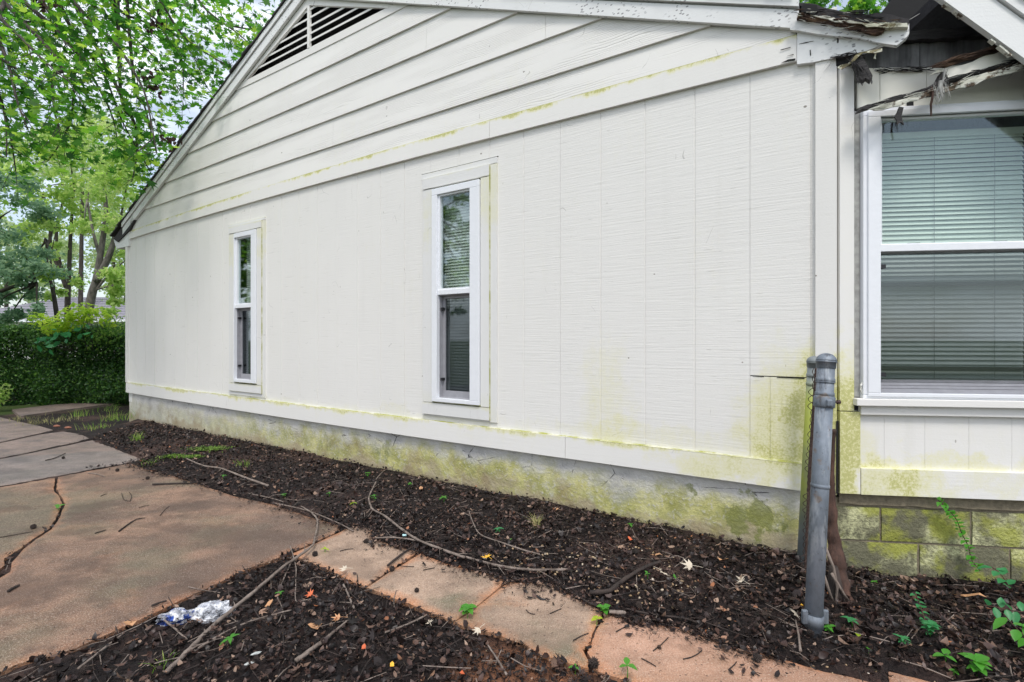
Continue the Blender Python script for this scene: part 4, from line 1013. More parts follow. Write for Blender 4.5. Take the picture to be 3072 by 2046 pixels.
mpoly('charred_rafter', [(1160, 400), (1230, 375), (1270, 440), (1310, 520), (1290, 555), (1262, 535), (1238, 552), (1215, 540), (1195, 500), (1170, 440)], .06, .05, 'blackwood', jag=.005)
mpoly('peeling_strip', [(1065, 465), (1090, 448), (1140, 436), (1165, 415), (1190, 380), (1225, 362), (1290, 348), (1376, 332), (1377, 352), (1330, 365), (1245, 362), (1210, 392), (1180, 425), (1145, 450), (1095, 478)], .075, .006, 'peel', jag=.002)
mpoly('peeling_strip', [(1326, 365), (1336, 372), (1330, 392), (1334, 405), (1314, 402), (1322, 388)], .06, .004, 'peel')
for l in ([(800, 303), (850, 290), (905, 281), (850, 296)], [(672, 343), (745, 323), (742, 328), (680, 345)], [(678, 434), (730, 408), (778, 402), (776, 414), (730, 420)], [(718, 386), (765, 372), (764, 377)], [(876, 345), (882, 342), (886, 382), (879, 380)], [(1100, 254), (1170, 262), (1168, 267), (1120, 260)]):
    mpoly('split', l, .0575 if l[0][0] > 1000 else (.0325 if l[0][0] > 790 else .031), .002, 'dark_void')
scrap([(1770, 12), (1700, 50), (1640, 90), (1565, 135)], -.15, 'weathered_board', .004, 'bent_flashing')
q = [Z3(1560, 135), Z3(1800, 10)]
# crooked hook at the sill
scrap([(1245, 1068 + 1568), (1228, 1090 + 1568), (1228, 1120 + 1568), (1240, 1145 + 1568)], .03, 'casing', .006, 'bent_flashing')
def splinters(name, l, d, n, L, mat, fr='m', ang=None, spread=.008, w_=.004):
    pts = [P(fr, *Z3(*p), d) for p in l]; mb = MB(); seg = [(pts[i], pts[i + 1]) for i in range(len(pts) - 1)]; wt = [math.hypot(b[0] - a[0], b[1] - a[1]) for a, b in seg]
    for _ in range(n):
        a, b = random.choices(seg, wt)[0]; q = random.random(); c = Vector((lerp(a[0], b[0], q) + random.gauss(0, spread), -d + random.uniform(-.02, .01), lerp(a[1], b[1], q) + random.gauss(0, spread)))
        base = math.atan2(b[1] - a[1], b[0] - a[0]) if ang is None else ang; an = base + random.gauss(0, .13); l_ = random.uniform(*L); dv = Vector((math.cos(an), random.uniform(-.25, .25), math.sin(an))) * l_; wv_ = w_ * random.uniform(.4, 1.3)
        mb.tube([c - dv / 2, c, c + dv / 2], [wv_ * .3, wv_, wv_ * .2], 4)
    return tag(mb.build(name, mat, house, mw=MR if fr == 'r' else None), kind='stuff')
top_edge = [(790, 90), (880, 100), (1040, 122), (1200, 146), (1380, 168), (1550, 160)]
splinters('splinters', top_edge, .085, 20, (.02, .07), 'rotten'); splinters('splinters', top_edge, .09, 24, (.02, .06), 'peel', w_=.003)
splinters('splinters', [(800, 120), (960, 165), (1200, 205), (1370, 232)], .078, 26, (.04, .12), 'rotten', spread=.007)
splinters('splinters', [(800, 135), (960, 175), (1200, 215), (1370, 225)], .079, 12, (.03, .08), 'peel', spread=.006, w_=.0018)
splinters('splinters', [(930, 70), (1100, 85), (1300, 110), (1560, 140)], .03, 24, (.03, .10), 'blackwood', spread=.007)
splinters('splinters', [(1170, 400), (1250, 520)], .065, 22, (.03, .08), 'blackwood', ang=-1.15, spread=.016)
splinters('splinters', [(1200, 560), (1290, 545)], .065, 10, (.02, .05), 'blackwood', ang=-1.4)
splinters('splinters', [(1215, 765), (1400, 700), (1620, 640), (1760, 590), (1805, 500)], .155, 50, (.03, .10), 'blackwood', fr='r', spread=.005)
splinters('splinters', [(1300, 750), (1600, 660), (1900, 575), (2354, 440)], .165, 60, (.03, .12), 'peel', fr='r', spread=.006, w_=.0025)
splinters('splinters', [(1740, 460), (1880, 405), (2190, 330), (2340, 310)], .155, 60, (.03, .13), 'rotten', fr='r', spread=.005)
splinters('splinters', [(1820, 560), (2100, 480), (2354, 415)], .14, 50, (.04, .16), 'blackwood', fr='r', spread=.005)
splinters('hanging_fibres', [(1735, 650), (1800, 620)], .17, 26, (.04, .12), 'weathered_board', fr='r', ang=-1.5, spread=.014, w_=.0016)
splinters('splinters', [(1340, 485), (1700, 480)], .01, 40, (.03, .12), 'blackwood', fr='r', spread=.006, w_=.003)
splinters('splinters', [(1060, 395), (1250, 370)], .04, 24, (.03, .08), 'blackwood', spread=.005)
splinters('peeling_strip', [(980, 470), (1040, 410)], .024, 6, (.06, .1), 'weathered_board', ang=.9, spread=.01, w_=.001)
# seam at corner of the two walls
MB().box(-.006, .004, -.024, -.004, R(2514, 1478)[1], R(2514, 1262)[1]).build('open_seam', 'dark_void', house)
mpoly('open_seam', [(483 , 1022 + 1568), (560, 1027 + 1568), (560, 1031 + 1568), (484, 1026 + 1568)], .003, .002, 'dark_void')
mpoly('open_seam', [(650, 1033 + 1568), (840, 1040 + 1568), (840, 1044 + 1568), (650, 1036 + 1568)], .003, .002, 'dark_void')

# ------------------------------------------------------------------ fence posts
def polyf(a, b, t): return Vector(a).lerp(Vector(b), t)
def post(base, top, r, label, mat, rings, clamp=None, foot=None):
    e = empty('fence_post', tuple(base)); tag(e, label, 'fence post', 'cut off chain link fence posts')
    b = Vector(base); a = Vector(top) - b; ax = a.normalized(); H = a.length
    MB().tube([ax * -.12, ax * (H * .5), ax * (H - r * 1.2)], r, 24, cap=True).build('tube', mat, e, smooth=False).data.shade_smooth()
    pts = []; rad = []
    for k in range(9):
        q = k / 8 * math.pi / 2; pts.append(ax * (H - r * 1.1 + r * 1.05 * math.sin(q))); rad.append(max(.001, r * 1.18 * math.cos(q)))
    cap_ = MB().tube([ax * (H - r * 2.0), ax * (H - r * 1.95), ax * (H - r * 1.25), ax * (H - r * 1.24), ax * (H - r * 1.1)], [r * 1.04, r * 1.10, r * 1.12, r * 1.2, r * 1.2], 24); cap_.tube(pts, rad, 24); o = cap_.build('cap', mat, e); o.data.shade_smooth()
    for (t0, w_, k) in rings:
        c = ax * (H * t0); MB().tube([c - ax * w_ / 2, c - ax * w_ * .42, c + ax * w_ * .42, c + ax * w_ / 2], [r * 1.01, r * k, r * k, r * 1.01], 24).build('band', mat, e).data.shade_smooth()
    if clamp:
        c = ax * (H * clamp); w_ = .052
        o = MB().tube([c - ax * w_ / 2, c - ax * w_ * .40, c + ax * w_ * .40, c + ax * w_ / 2], [r * 1.08, r * 1.2, r * 1.2, r * 1.08], 24).build('clamp', mat, e); o.data.shade_smooth()
        MB().box(-r * .5, r * .2, -r * 1.5, -r * .9, c.z - .016, c.z + .016).build('lug', mat, e, bevel=.006, mw=Matrix.Translation((c.x, c.y, 0)))
        MB().tube([c + Vector((r * .8, -.01, 0)), c + Vector((r * 1.55, -.012, 0))], .006, 8).build('bolt', 'rust', e)
        MB().tube([c + Vector((r * 1.4, -.012, 0)), c + Vector((r * 1.75, -.012, 0))], .010, 6).build('nut', 'rust', e)
    if foot:
        c = ax * (H * foot); w_ = .05
        o = MB().tube([c - ax * w_ / 2, c + ax * w_ / 2], [r * 1.12, r * 1.12], 24).build('clamp', mat, e); o.data.shade_smooth()
        for sgn in (-1, 1): MB().box(c.x + sgn * r * 1.25 - .012, c.x + sgn * r * 1.25 + .012, -.012, .004, c.z - .01, c.z + .05).build('clamp_ear', mat, e, bevel=.004)
    return e
pb = PX(2437, 1926, 2.17); r1 = .0355
pt_ = PX(2480, 1058, 2.26); Hh = pt_[2] - pb[2]
def fr_(y): return (1926 - y) / (1926 - 1058)
post(pb, pt_, r1, 'thick grey galvanised steel post leaning in front of the wall corner', 'galv', [(fr_(1143), .020, 1.09), (fr_(1187), .020, 1.09), (fr_(1466), .016, 1.06), (fr_(1150), .004, 1.12)], fr_(1210), fr_(1862))
pb2 = PX(2409, 1694, 2.80); pt2 = PX(2443, 1067, 2.74)
post(pb2, pt2, .0315, 'thinner green stained steel post tight against the house wall', 'galv_green', [((1694 - 1125) / 627, .018, 1.08), ((1694 - 1150) / 627, .018, 1.08)])
# chain link remnant between them
e = tag(empty('chain_link_remnant', PX(2425, 1690, 2.45)), 'rusty bar and wire loops of a chain link fence between the two posts', 'wire')
b0 = Vector(e.location)
barp = [PX(2420, 1700, 2.45), PX(2432, 1400, 2.43), PX(2442, 1250, 2.42), PX(2452, 1105, 2.40)]
MB().tube([Vector(p) - b0 for p in barp], .011, 8).build('tension_bar', 'rust', e)
for k in range(3):
    pts = []
    for i in range(260):
        q = i / 259; p = (Vector(barp[0]).lerp(Vector(barp[-1]), q) if True else 0) - b0
        a = q * 60 + k * 2.1; rr_ = .016 + .008 * math.sin(q * 23 + k)
        pts.append(p + Vector((math.cos(a) * rr_ - .012, math.sin(a) * rr_ * .8 - .004, 0)))
    MB().tube(pts, .0017, 4).build('wire', 'rust', e)

# woody vine trunk behind the post
e = tag(empty('woody_vine', PX(2524, 1800, 2.46)), 'dead reddish vine trunk with roots rising behind the leaning post', 'vine')
b0 = Vector(e.location)
tp = [(2540, 1850, 2.38, .030), (2530, 1800, 2.44, .040), (2516, 1720, 2.50, .040), (2505, 1640, 2.54, .034), (2494, 1560, 2.57, .028), (2492, 1480, 2.59, .020), (2495, 1400, 2.60, .013), (2498, 1320, 2.60, .012), (2502, 1280, 2.60, .014)]
pts = []; rad = []
for i in range(len(tp) - 1):
    for j in range(5):
        q = j / 5; a, b = tp[i], tp[i + 1]; c = [lerp(a[m], b[m], q) for m in range(4)]
        pts.append(Vector(PX(*c[:3])) - b0 + Vector((random.uniform(-.003, .003),) * 3)); rad.append(c[3] * random.uniform(.85, 1.15))
mb = MB().tube(pts, rad, 12); mb.build('trunk', 'vine_bark', e, smooth=True)
for l in ([(2475, 1640), (2500, 1700), (2512, 1760), (2508, 1800), (2500, 1840)], [(2470, 1720), (2490, 1780), (2510, 1830)], [(2495, 1720), (2530, 1780), (2548, 1805)], [(2530, 1800), (2560, 1850), (2590, 1880)]):
    ps = [Vector(PX(x, y, 2.38)) - b0 for x, y in l]; MB().tube(ps, [.007 * (1 - .4 * k / len(ps)) for k in range(len(ps))], 6).build('root', 'branch_grey', e, smooth=True)
ps = [Vector(PX(x, y, 2.42)) - b0 for x, y in ((2500, 1700), (2508, 1780), (2510, 1850))]
MB().tube(ps, [.02, .035, .045], 10).build('root', 'twig_dark', e, smooth=True)
#PART2

# ------------------------------------------------------------------ leaf litter, mulch, pebbles
def scatter_xy(n, box, ok):
    x = rng.uniform(box[0], box[1], n * 3); y = rng.uniform(box[2], box[3], n * 3); k = ok(x, y); return x[k][:n], y[k][:n]
def inslab(x, y, pad=0.0):
    r = np.zeros(x.shape, bool)
    for pl in allslabs:
        r |= inpoly(x, y, pl)
        if pad: r |= dpoly(x, y, pl) < pad
    return r
def bed(x, y):
    wd = wdist(x, y)
    return (wd > .0) & ~inslab(x, y) & (y > 1.0) & ((wd < 1.5) | (y < 3.9) | ((y > 6.2) & (x > -8.5)))
xy = []
def litter(n, box, size, tmpl, mat, name, label, lift=.0, tilt=.7, zj=.014, okf=bed, an=None):
    x, y = scatter_xy(n, box, okf); z = np.maximum(ground_z(x, y), -.06) + rng.uniform(0, zj, len(x)) + lift
    s = rng.uniform(size[0], size[1], len(x)) * rng.uniform(.7, 1.15, len(x))
    an = np.stack([np.ones(len(x)), rng.uniform(.5, 1.2, len(x)), rng.uniform(.3, 2.2, len(x))], 1)
    o = scatter(name, np.stack([x, y, z], 1), s, tmpl[0], tmpl[1], mat, tilt=tilt, aniso=an); tag(o, label, None, None, 'stuff'); return o
litter(46000, (-5.5, 4.2, 1.0, 9.0), (.010, .028), CHIP, 'chips', 'mulch', 'dark wet mulch and broken bark covering the beds', tilt=.6, zj=.02)
litter(26000, (-5.5, 4.2, 1.0, 9.0), (.016, .046), CURL, 'litter', 'leaf_litter', 'dark brown fallen leaves lying over the mulch', tilt=.85, zj=.036)
litter(1500, (-5.5, 3.4, 1.0, 9.0), (.05, .085), MAPLE, 'litter', 'leaf_litter', 'old lobed leaves lying flat in the beds', tilt=.45, zj=.03, lift=.006)
litter(42000, (-1.5, 3.4, 1.0, 3.7), (.007, .024), CHIP, 'chips', 'mulch', 'fine dark shreds of mulch in the beds nearest the camera', tilt=.9, zj=.03)
litter(12000, (-1.5, 3.4, 1.0, 3.7), (.012, .034), CURL, 'litter', 'leaf_litter', 'dark curled leaves thick in the beds nearest the camera', tilt=.8, zj=.03)
BEDEDGE = GP([(391, 1384), (457, 1412), (540, 1430), (631, 1458), (826, 1512), (1018, 1576), (1120, 1581), (1133, 1617), (1211, 1641), (1394, 1702), (1515, 1736), (1655, 1746), (1763, 1807), (1894, 1856), (2048, 1876), (2178, 1926), (2352, 1973), (2657, 2049), (2352, 1973), (2178, 1926), (2048, 1876), (1894, 1856), (1763, 1807), (1655, 1746), (1515, 1736), (1394, 1702), (1211, 1641), (1133, 1617), (1120, 1581), (1018, 1576), (826, 1512), (631, 1458), (457, 1412)])
def spill(n, size, tm, mat):
    k = len(BEDEDGE) // 2; i = rng.integers(0, k, n); q = rng.random(n); E_ = np.array(BEDEDGE); a = E_[i] * (1 - q[:, None]) + E_[i + 1] * q[:, None]
    a[:, 1] -= rng.exponential(.030, n) * (1 + np.array([mnoise.noise(Vector((x_ * 4, 0, 0))) for x_ in a[:, 0]])) * 1.4; a[:, 0] += rng.normal(0, .01, n)
    C = np.stack([a[:, 0], a[:, 1], np.full(n, .006) + rng.uniform(0, .012, n)], 1)
    tag(scatter('leaf_litter' if tm is CURL else 'mulch', C, rng.uniform(size[0], size[1], n), tm[0], tm[1], mat, tilt=.5), 'dark litter spilling over the slab edges', None, None, 'stuff')
spill(5500, (.008, .022), CHIP, 'chips'); spill(1500, (.012, .034), CURL, 'litter')
# drift of leaves right of the post
rb = lambda x, y: bed(x, y) & (x > 1.35)
litter(1500, (1.3, 4.2, 1.1, 3.0), (.035, .065), CURL, 'litter', 'leaf_litter', 'larger brown leaves drifted below the concrete block wall', tilt=.45, zj=.03, okf=rb)
# pine needles and thin stems
def needles(n, box, ln, mat, okf, name, label):
    x, y = scatter_xy(n, box, okf); mb = MB()
    for a, b in zip(x, y):
        z = surf(a, b) + .012; t_ = random.uniform(0, 6.28); l = random.uniform(*ln); c, s_ = math.cos(t_) * l / 2, math.sin(t_) * l / 2; bx = random.uniform(-.2, .2) * l
        mb.tube([(a - c, b - s_, z + random.uniform(-.008, .02)), (a - s_ * bx * 4, b + c * bx * 4, z + .008), (a + c, b + s_, z + random.uniform(-.008, .02))], random.uniform(.0012, .0026), 4, cap=False)
    tag(mb.build(name, mat, None), label, None, None, 'stuff')
needles(1700, (-4, 3.6, 1.0, 6.5), (.05, .20), 'twig_dark', bed, 'twig_litter', 'thin dark twigs mixed through the leaf litter')
needles(480, (-3, 3.4, 1.0, 4.5), (.05, .22), 'branch_grey', bed, 'twig_litter', 'thin pale twigs mixed through the leaf litter')
# crumbs on the slabs
on = lambda x, y: inslab(x, y) & (y < 6)
x, y = scatter_xy(2400, (-4, 3, 1.0, 6.5), on); kk = np.array([mnoise.noise(Vector((a * 1.3, b * 1.3, 4))) > -.12 for a, b in zip(x, y)]); x, y = x[kk], y[kk]
scn_ = scatter('debris', np.stack([x, y, np.full(len(x), .004)], 1), rng.uniform(.004, .016, len(x)), CHIP[0], CHIP[1], 'chips', tilt=.2); tag(scn_, 'dark crumbs and flecks scattered on the concrete', None, None, 'stuff')
# pebbles
gp = GP([(1560, 1655), (1750, 1650), (2000, 1680), (2100, 1760), (2060, 1850), (1850, 1840), (1740, 1770), (1640, 1740), (1400, 1700)])
def pebbles(n, ok, box, size, label, lift=.008):
    x, y = scatter_xy(n, box, ok); z = np.array([surf(a, b) for a, b in zip(x, y)]) + lift
    s = rng.uniform(size[0], size[1], len(x)) ** 1.0; an = np.stack([np.ones(len(x)), rng.uniform(.7, 1, len(x)), rng.uniform(.6, 1, len(x))], 1)
    tag(scatter('gravel', np.stack([x, y, z], 1), s, PEB[0], PEB[1], 'pebble', tilt=.3, aniso=an), label, None, None, 'stuff')
pebbles(620, lambda x, y: inpoly(x, y, gp), (-1, 2, 1.5, 3.6), (.006, .024), 'tan pea gravel showing between the walkway and the wall', .020)
wf = GP([(2048, 1862), (2178, 1912), (2352, 1955), (2461, 1990), (2657, 2030), (2657, 2060), (2461, 2020), (2352, 1990), (2178, 1940), (2048, 1890)])
pebbles(500, lambda x, y: inpoly(x, y, wf), (-1, 3, 1.5, 3), (.004, .015), 'small pebbles along the edge of the reddish walkway', .012)
pebbles(260, lambda x, y: bed(x, y) & (x > -1.5), (-1.5, 3, 1.2, 3.6), (.003, .010), 'pale grit scattered in the leaf litter', .022)
pebbles(200, lambda x, y: inslab(x, y) & (y < 3.2) & (x > -1), (-1, 2, 1.2, 3.2), (.003, .008), 'pale grit on the walkway', .003)

# ------------------------------------------------------------------ fallen branches
def smooth_path(P_, k=5):
    out = []
    n = len(P_)
    for i in range(n - 1):
        p0, p1, p2, p3 = P_[max(i - 1, 0)], P_[i], P_[i + 1], P_[min(i + 2, n - 1)]
        for j in range(k):
            t_ = j / k; out.append(.5 * ((2 * p1) + (p2 - p0) * t_ + (2 * p0 - 5 * p1 + 4 * p2 - p3) * t_ ** 2 + (3 * p1 - p0 - 3 * p2 + p3) * t_ ** 3))
    out.append(P_[-1]); return out
def branch(px, r0, r1, label, mat='branch_grey', lift=.015, name='fallen_branch', cat='branch', group=None, hump=0.0):
    pts = [GS(x, y, lift) for x, y in px]
    zs = [p.z for p in pts]
    for i, p in enumerate(pts):
        p.z = max(p.z, (max(zs[max(0, i - 1):i + 2]) + p.z) / 2) + hump * math.sin(math.pi * i / (len(pts) - 1))
    pts = smooth_path(pts, 6); o0 = pts[0].copy(); n = len(pts)
    for p in pts[1:-1]: p += Vector((random.uniform(-1, 1), random.uniform(-1, 1), 0)) * r0 * .25
    rad = [lerp(r0, r1, i / (n - 1)) * random.uniform(.88, 1.1) for i in range(n)]
    mbb = MB().tube([p - o0 for p in pts], rad, 8)
    if n > 12 and name == 'fallen_branch':
        for _ in range(max(3, n // 7)):
            i = random.randrange(3, n - 2); d_ = (pts[i + 1] - pts[i - 1]).normalized(); sd = Vector((-d_.y, d_.x, 0)) * random.choice((-1, 1)); L_ = random.uniform(.015, .13); q = pts[i] - o0
            mbb.tube([q, q + (d_ * .7 + sd * .5) * L_ * .5 + Vector((0, 0, .006)), q + (d_ + sd * .8) * L_], [rad[i] * .5, rad[i] * .35, rad[i] * .15], 5)
    o = mbb.build(name, mat, None, smooth=True); o.location = o0
    return tag(o, label, cat, group)
branch([(500, 2034), (570, 1960), (644, 1886), (765, 1795), (850, 1728), (913, 1681), (939, 1647), (950, 1600), (952, 1573), (938, 1552), (918, 1538), (903, 1518)], .0105, .004, 'longest grey branch, running from the bottom left bed up over the slab', lift=.022, hump=.01)
branch([(1128, 1457), (1107, 1507), (1112, 1530), (1120, 1540), (1154, 1560), (1241, 1621), (1328, 1664), (1394, 1701)], .006, .008, 'pale curved branch lying diagonally over the mulch beside the walkway joint', lift=.03)
branch([(1128, 1457), (1150, 1430), (1185, 1410)], .004, .002, 'thin twig tip leaning towards the stucco foundation', lift=.05, name='twig', cat='twig')
branch([(1128, 1625), (1190, 1625), (1267, 1627), (1328, 1651), (1415, 1688), (1502, 1714), (1602, 1723), (1702, 1722)], .004, .0085, 'pale grey branch ending below the yellow leaf along the walkway edge', lift=.024)
branch([(1254, 1631), (1211, 1664), (1163, 1703)], .006, .007, 'short brown stick resting on the walkway joint', 'twig_dark', name='stick', cat='stick', lift=.012)
branch([(1407, 1542), (1420, 1586), (1441, 1616), (1502, 1640), (1567, 1660), (1624, 1679)], .0035, .005, 'whitish lichen covered branch in the mulch above the yellow leaf', lift=.03)
branch([(1981, 1699), (1945, 1710), (1916, 1725), (1876, 1755), (1829, 1788), (1770, 1800)], .008, .012, 'dark brown root curving through the mulch beside the gravel', 'twig_dark', lift=.028, name='root', cat='root')
branch([(583, 1969), (652, 1925), (739, 1882), (800, 1862), (874, 1845)], .005, .0035, 'pale thin branch lying right of the plastic bag', lift=.022)
branch([(870, 1660), (887, 1712), (887, 1760), (887, 1808), (905, 1812), (940, 1805)], .0035, .0022, 'thin forked twig hanging from the slab corner into the dark bed', lift=.018, name='twig', cat='twig')
branch([(874, 1695), (852, 1747), (833, 1795), (845, 1830), (855, 1869)], .0045, .002, 'crooked twig crossing under the long grey branch', lift=.014, name='twig', cat='twig')
branch([(557, 1386), (609, 1407), (665, 1420), (739, 1447), (805, 1471)], .006, .010, 'pale stick on the mulch at the upper end of the big brown slab', lift=.035)
branch([(826, 1516), (918, 1538), (1009, 1573), (1060, 1600)], .004, .004, 'thin branch crossing the far corner of the big slab', lift=.016)
branch([(739, 1486), (805, 1499), (850, 1512)], .004, .004, 'short pale twig on the slab edge below the wall bed', lift=.018, name='twig', cat='twig')
branch([(1040, 1880), (1010, 1905), (974, 1942), (930, 1975), (887, 2001)], .004, .011, 'rough grey stick at the bottom centre of the front bed', lift=.022, name='stick', cat='stick')
branch([(235, 2025), (300, 1975), (370, 1923)], .005, .004, 'straight pale stick in the bottom left mulch', lift=.022, name='stick', cat='stick')
branch([(1154, 1912), (1220, 1890), (1281, 1860)], .0045, .004, 'pale stick pointing to the green lobed weed', lift=.022, name='stick', cat='stick')
branch([(1463, 1951), (1490, 1990), (1520, 2038)], .003, .005, 'bare stick at the bottom edge beside the orange soil patch', lift=.022, name='stick', cat='stick')
branch([(2387, 1873), (2396, 1920), (2402, 1973)], .003, .0055, 'pale upright stick left of the leaning post foot', lift=.022, name='stick', cat='stick')
branch([(481, 1873), (520, 1900), (561, 1929)], .0045, .003, 'curved twig under the left lobe of the plastic bag', lift=.018, name='twig', cat='twig')
branch([(1720, 1786), (1760, 1812), (1798, 1829)], .004, .006, 'dark stick at the corner of the cracked walkway slab', 'twig_dark', lift=.012, name='stick', cat='stick')
branch([(1030, 1766), (1045, 1800), (1062, 1835)], .005, .005, 'pale stub of wood in the dark bed below the walkway corner', lift=.022, name='stick', cat='stick')
branch([(137, 1383), (165, 1376), (196, 1362)], .006, .005, 'dark stick on the grey wet slab', 'twig_dark', lift=.008, name='stick', cat='stick')
branch([(265, 1421), (290, 1424), (315, 1432)], .0045, .004, 'pale stick on the brown slab under the grey slab joint', lift=.006, name='stick', cat='stick')
branch([(357, 1596), (385, 1575), (410, 1560), (436, 1556)], .0055, .003, 'dark crooked stick in the middle of the big brown slab', 'twig_dark', lift=.006, name='stick', cat='stick')
branch([(457, 1456), (520, 1453), (580, 1452)], .008, .006, 'flat dark stick at the top edge of the big brown slab', 'twig_dark', lift=.008, name='stick', cat='stick')
branch([(455, 1825), (480, 1815), (500, 1810)], .006, .004, 'dark stick poking over the orange slab edge near the bag', 'twig_dark', lift=.012, name='stick', cat='stick')
branch([(24, 1778), (40, 1768), (57, 1760)], .007, .006, 'stubby dark stick on the slab at the left edge', 'twig_dark', lift=.008, name='stick', cat='stick')
branch([(285, 1600 + 2), (300, 1598), (318, 1592)], .004, .003, 'tiny dark stick near the middle of the slab', 'twig_dark', lift=.006, name='stick', cat='stick')
branch([(1827, 1848), (1850, 1850), (1875, 1851)], .010, .009, 'short silvery stick beside the weed in the slab crack', lift=.02, name='stick', cat='stick')
branch([(1878, 1850), (1960, 1856), (2048, 1862), (2100, 1880)], .005, .004, 'dark root along the upper edge of the reddish slab', 'twig_dark', lift=.014, name='root', cat='root')
G_T = 'small twigs scattered on the slabs and beds'
for l in ([(1597, 1786), (1612, 1789), (1632, 1802)], [(1650, 1843), (1668, 1835), (1684, 1828)], [(1578, 1832), (1590, 1842), (1606, 1845)], [(1720, 1924), (1745, 1910), (1766, 1902)], [(1848, 1898), (1880, 1880), (1905, 1862)],
          [(1960, 1955), (1985, 1935), (2005, 1915)], [(2050, 1980), (2080, 1972), (2106, 1954)], [(2185, 2012), (2200, 2000), (2210, 1988)], [(2252, 2005), (2265, 2020), (2278, 2030)], [(1925, 1978), (1948, 1990), (1968, 2002)],
          [(365, 1480), (372, 1500), (390, 1505)], [(390, 1505), (395, 1490), (388, 1478)], [(0, 1614), (50, 1605), (100, 1596)], [(1270, 1712), (1290, 1708), (1305, 1705)], [(1200, 1700), (1220, 1701), (1242, 1702)], [(1020, 1655), (1040, 1650), (1060, 1648)],
          [(480, 1548), (495, 1530), (508, 1520)], [(417, 1524), (432, 1520), (448, 1517)], [(302, 1490), (310, 1486), (320, 1483)], [(2100, 1500), (2130, 1700), (2150, 1720)][1:], [(1690, 1560 + 60), (1710, 1640), (1730, 1690)], [(1565, 1655), (1575, 1680), (1582, 1695)]):
    xm, ym = l[1]
    where = 'small thin dark twig lying on the ' + ('large brown patio slab' if xm < 700 else 'first pinkish walkway slab' if xm < 1400 and ym > 1690 else 'middle walkway slab with the green stain' if 1500 < xm < 1790 and ym > 1780 else 'reddish walkway slab' if xm > 1800 else 'mulch beside the walkway')
    branch(l, .0025, .002, where, 'twig_dark', lift=.004, name='twig', cat='twig', group='small twigs' + where[26:])

# millipede-like curved scrap
branch([(1598, 1788), (1612, 1793), (1622, 1800), (1637, 1802)], .004, .004, 'short black curled twig on the pinkish walkway slab', 'black_plastic', lift=.006, name='twig', cat='twig')

# ------------------------------------------------------------------ seed balls
def seed_ball_mesh():
    mb = MB(); r = .011
    n = 60
    for i in range(n):
        z = 1 - 2 * (i + .5) / n; a = i * 2.39996; q = math.sqrt(1 - z * z); d = Vector((q * math.cos(a), q * math.sin(a), z))
        u = d.orthogonal().normalized(); v = d.cross(u); b = len(mb.v)
        for k in range(3):
            an = 2 * math.pi * k / 3; mb.v.append(tuple(d * r * .95 + (u * math.cos(an) + v * math.sin(an)) * r * .32))
        mb.v.append(tuple(d * r * random.uniform(1.45, 1.8))); mb.f += [(b, b + 1, b + 3), (b + 1, b + 2, b + 3), (b + 2, b, b + 3)]
    for k in range(7):
        pass
    pts = [Vector((0, 0, -r)), Vector((0, 0, 0)), Vector((0, 0, r))]
    mb.tube([(0, 0, -r * .98), (0, 0, -r * .7), (0, 0, 0), (0, 0, r * .7), (0, 0, r * .98)], [r * .2, r * .72, r, r * .72, r * .2], 10)
    return mb
sb = None
for i, (x, y, k, where) in enumerate([(190, 1376, 1.0, 'on the grey wet slab near the dark stick'), (352, 1414, 1.1, 'on the brown slab just below the grey slab joint'), (443, 1438, 1.1, 'on the brown slab beside the edge of the mulch'),
        (100, 1586, 1.15, 'next to the slab crack at the left'), (1098, 1629, 1.0, 'on the walkway next to the mulch'), (1176, 1712, 1.0, 'at the end of the short brown stick'), (945, 1668, 1.1, 'against the bend of the long grey branch'),
        (1515, 1728, .9, 'below the yellow leaf on the walkway edge'), (1782, 2000, 1.3, 'in the crack of the reddish walkway slab'), (2272, 1984, 1.1, 'on the reddish slab in the bottom right'), (120, 1986, 1.3, 'under the bottom left slab edge'),
        (1250, 1776, .8, 'on the green stained walkway slab'), (1557, 1990, 1.2, 'on the orange soil patch'), (2128, 1908, .8, 'on the gravel line above the reddish slab')]):
    if sb is None: o = seed_ball_mesh().build('seed_ball', 'twig_dark', None); sb = o.data
    else: o = bpy.data.objects.new('seed_ball', sb); COL.objects.link(o)
    o.location = GS(x, y, .012 * k); o.scale = (k, k, k); o.rotation_euler = (random.random() * 3, random.random() * 3, random.random() * 3)
    tag(o, 'spiky dark sweetgum seed ball ' + where, 'seed ball', 'fallen sweetgum seed balls')
x, y = scatter_xy(120, (-2.5, 3.0, 1.1, 3.8), bed)
mb0 = seed_ball_mesh(); V = []; Fq = []
for a, b in zip(x, y):
    s0 = len(V); z = surf(a, b) + .016; rm = Matrix.Rotation(random.random() * 6, 3, 'X'); V += [tuple(rm @ Vector(v) + Vector((a, b, z))) for v in mb0.v]; Fq += [tuple(i + s0 for i in f) for f in mb0.f]
mb = MB(); mb.v = V; mb.f = Fq; tag(mb.build('seed_ball_litter', 'twig_dark', None), 'dark seed balls half sunk among the leaf litter', None, None, 'stuff')

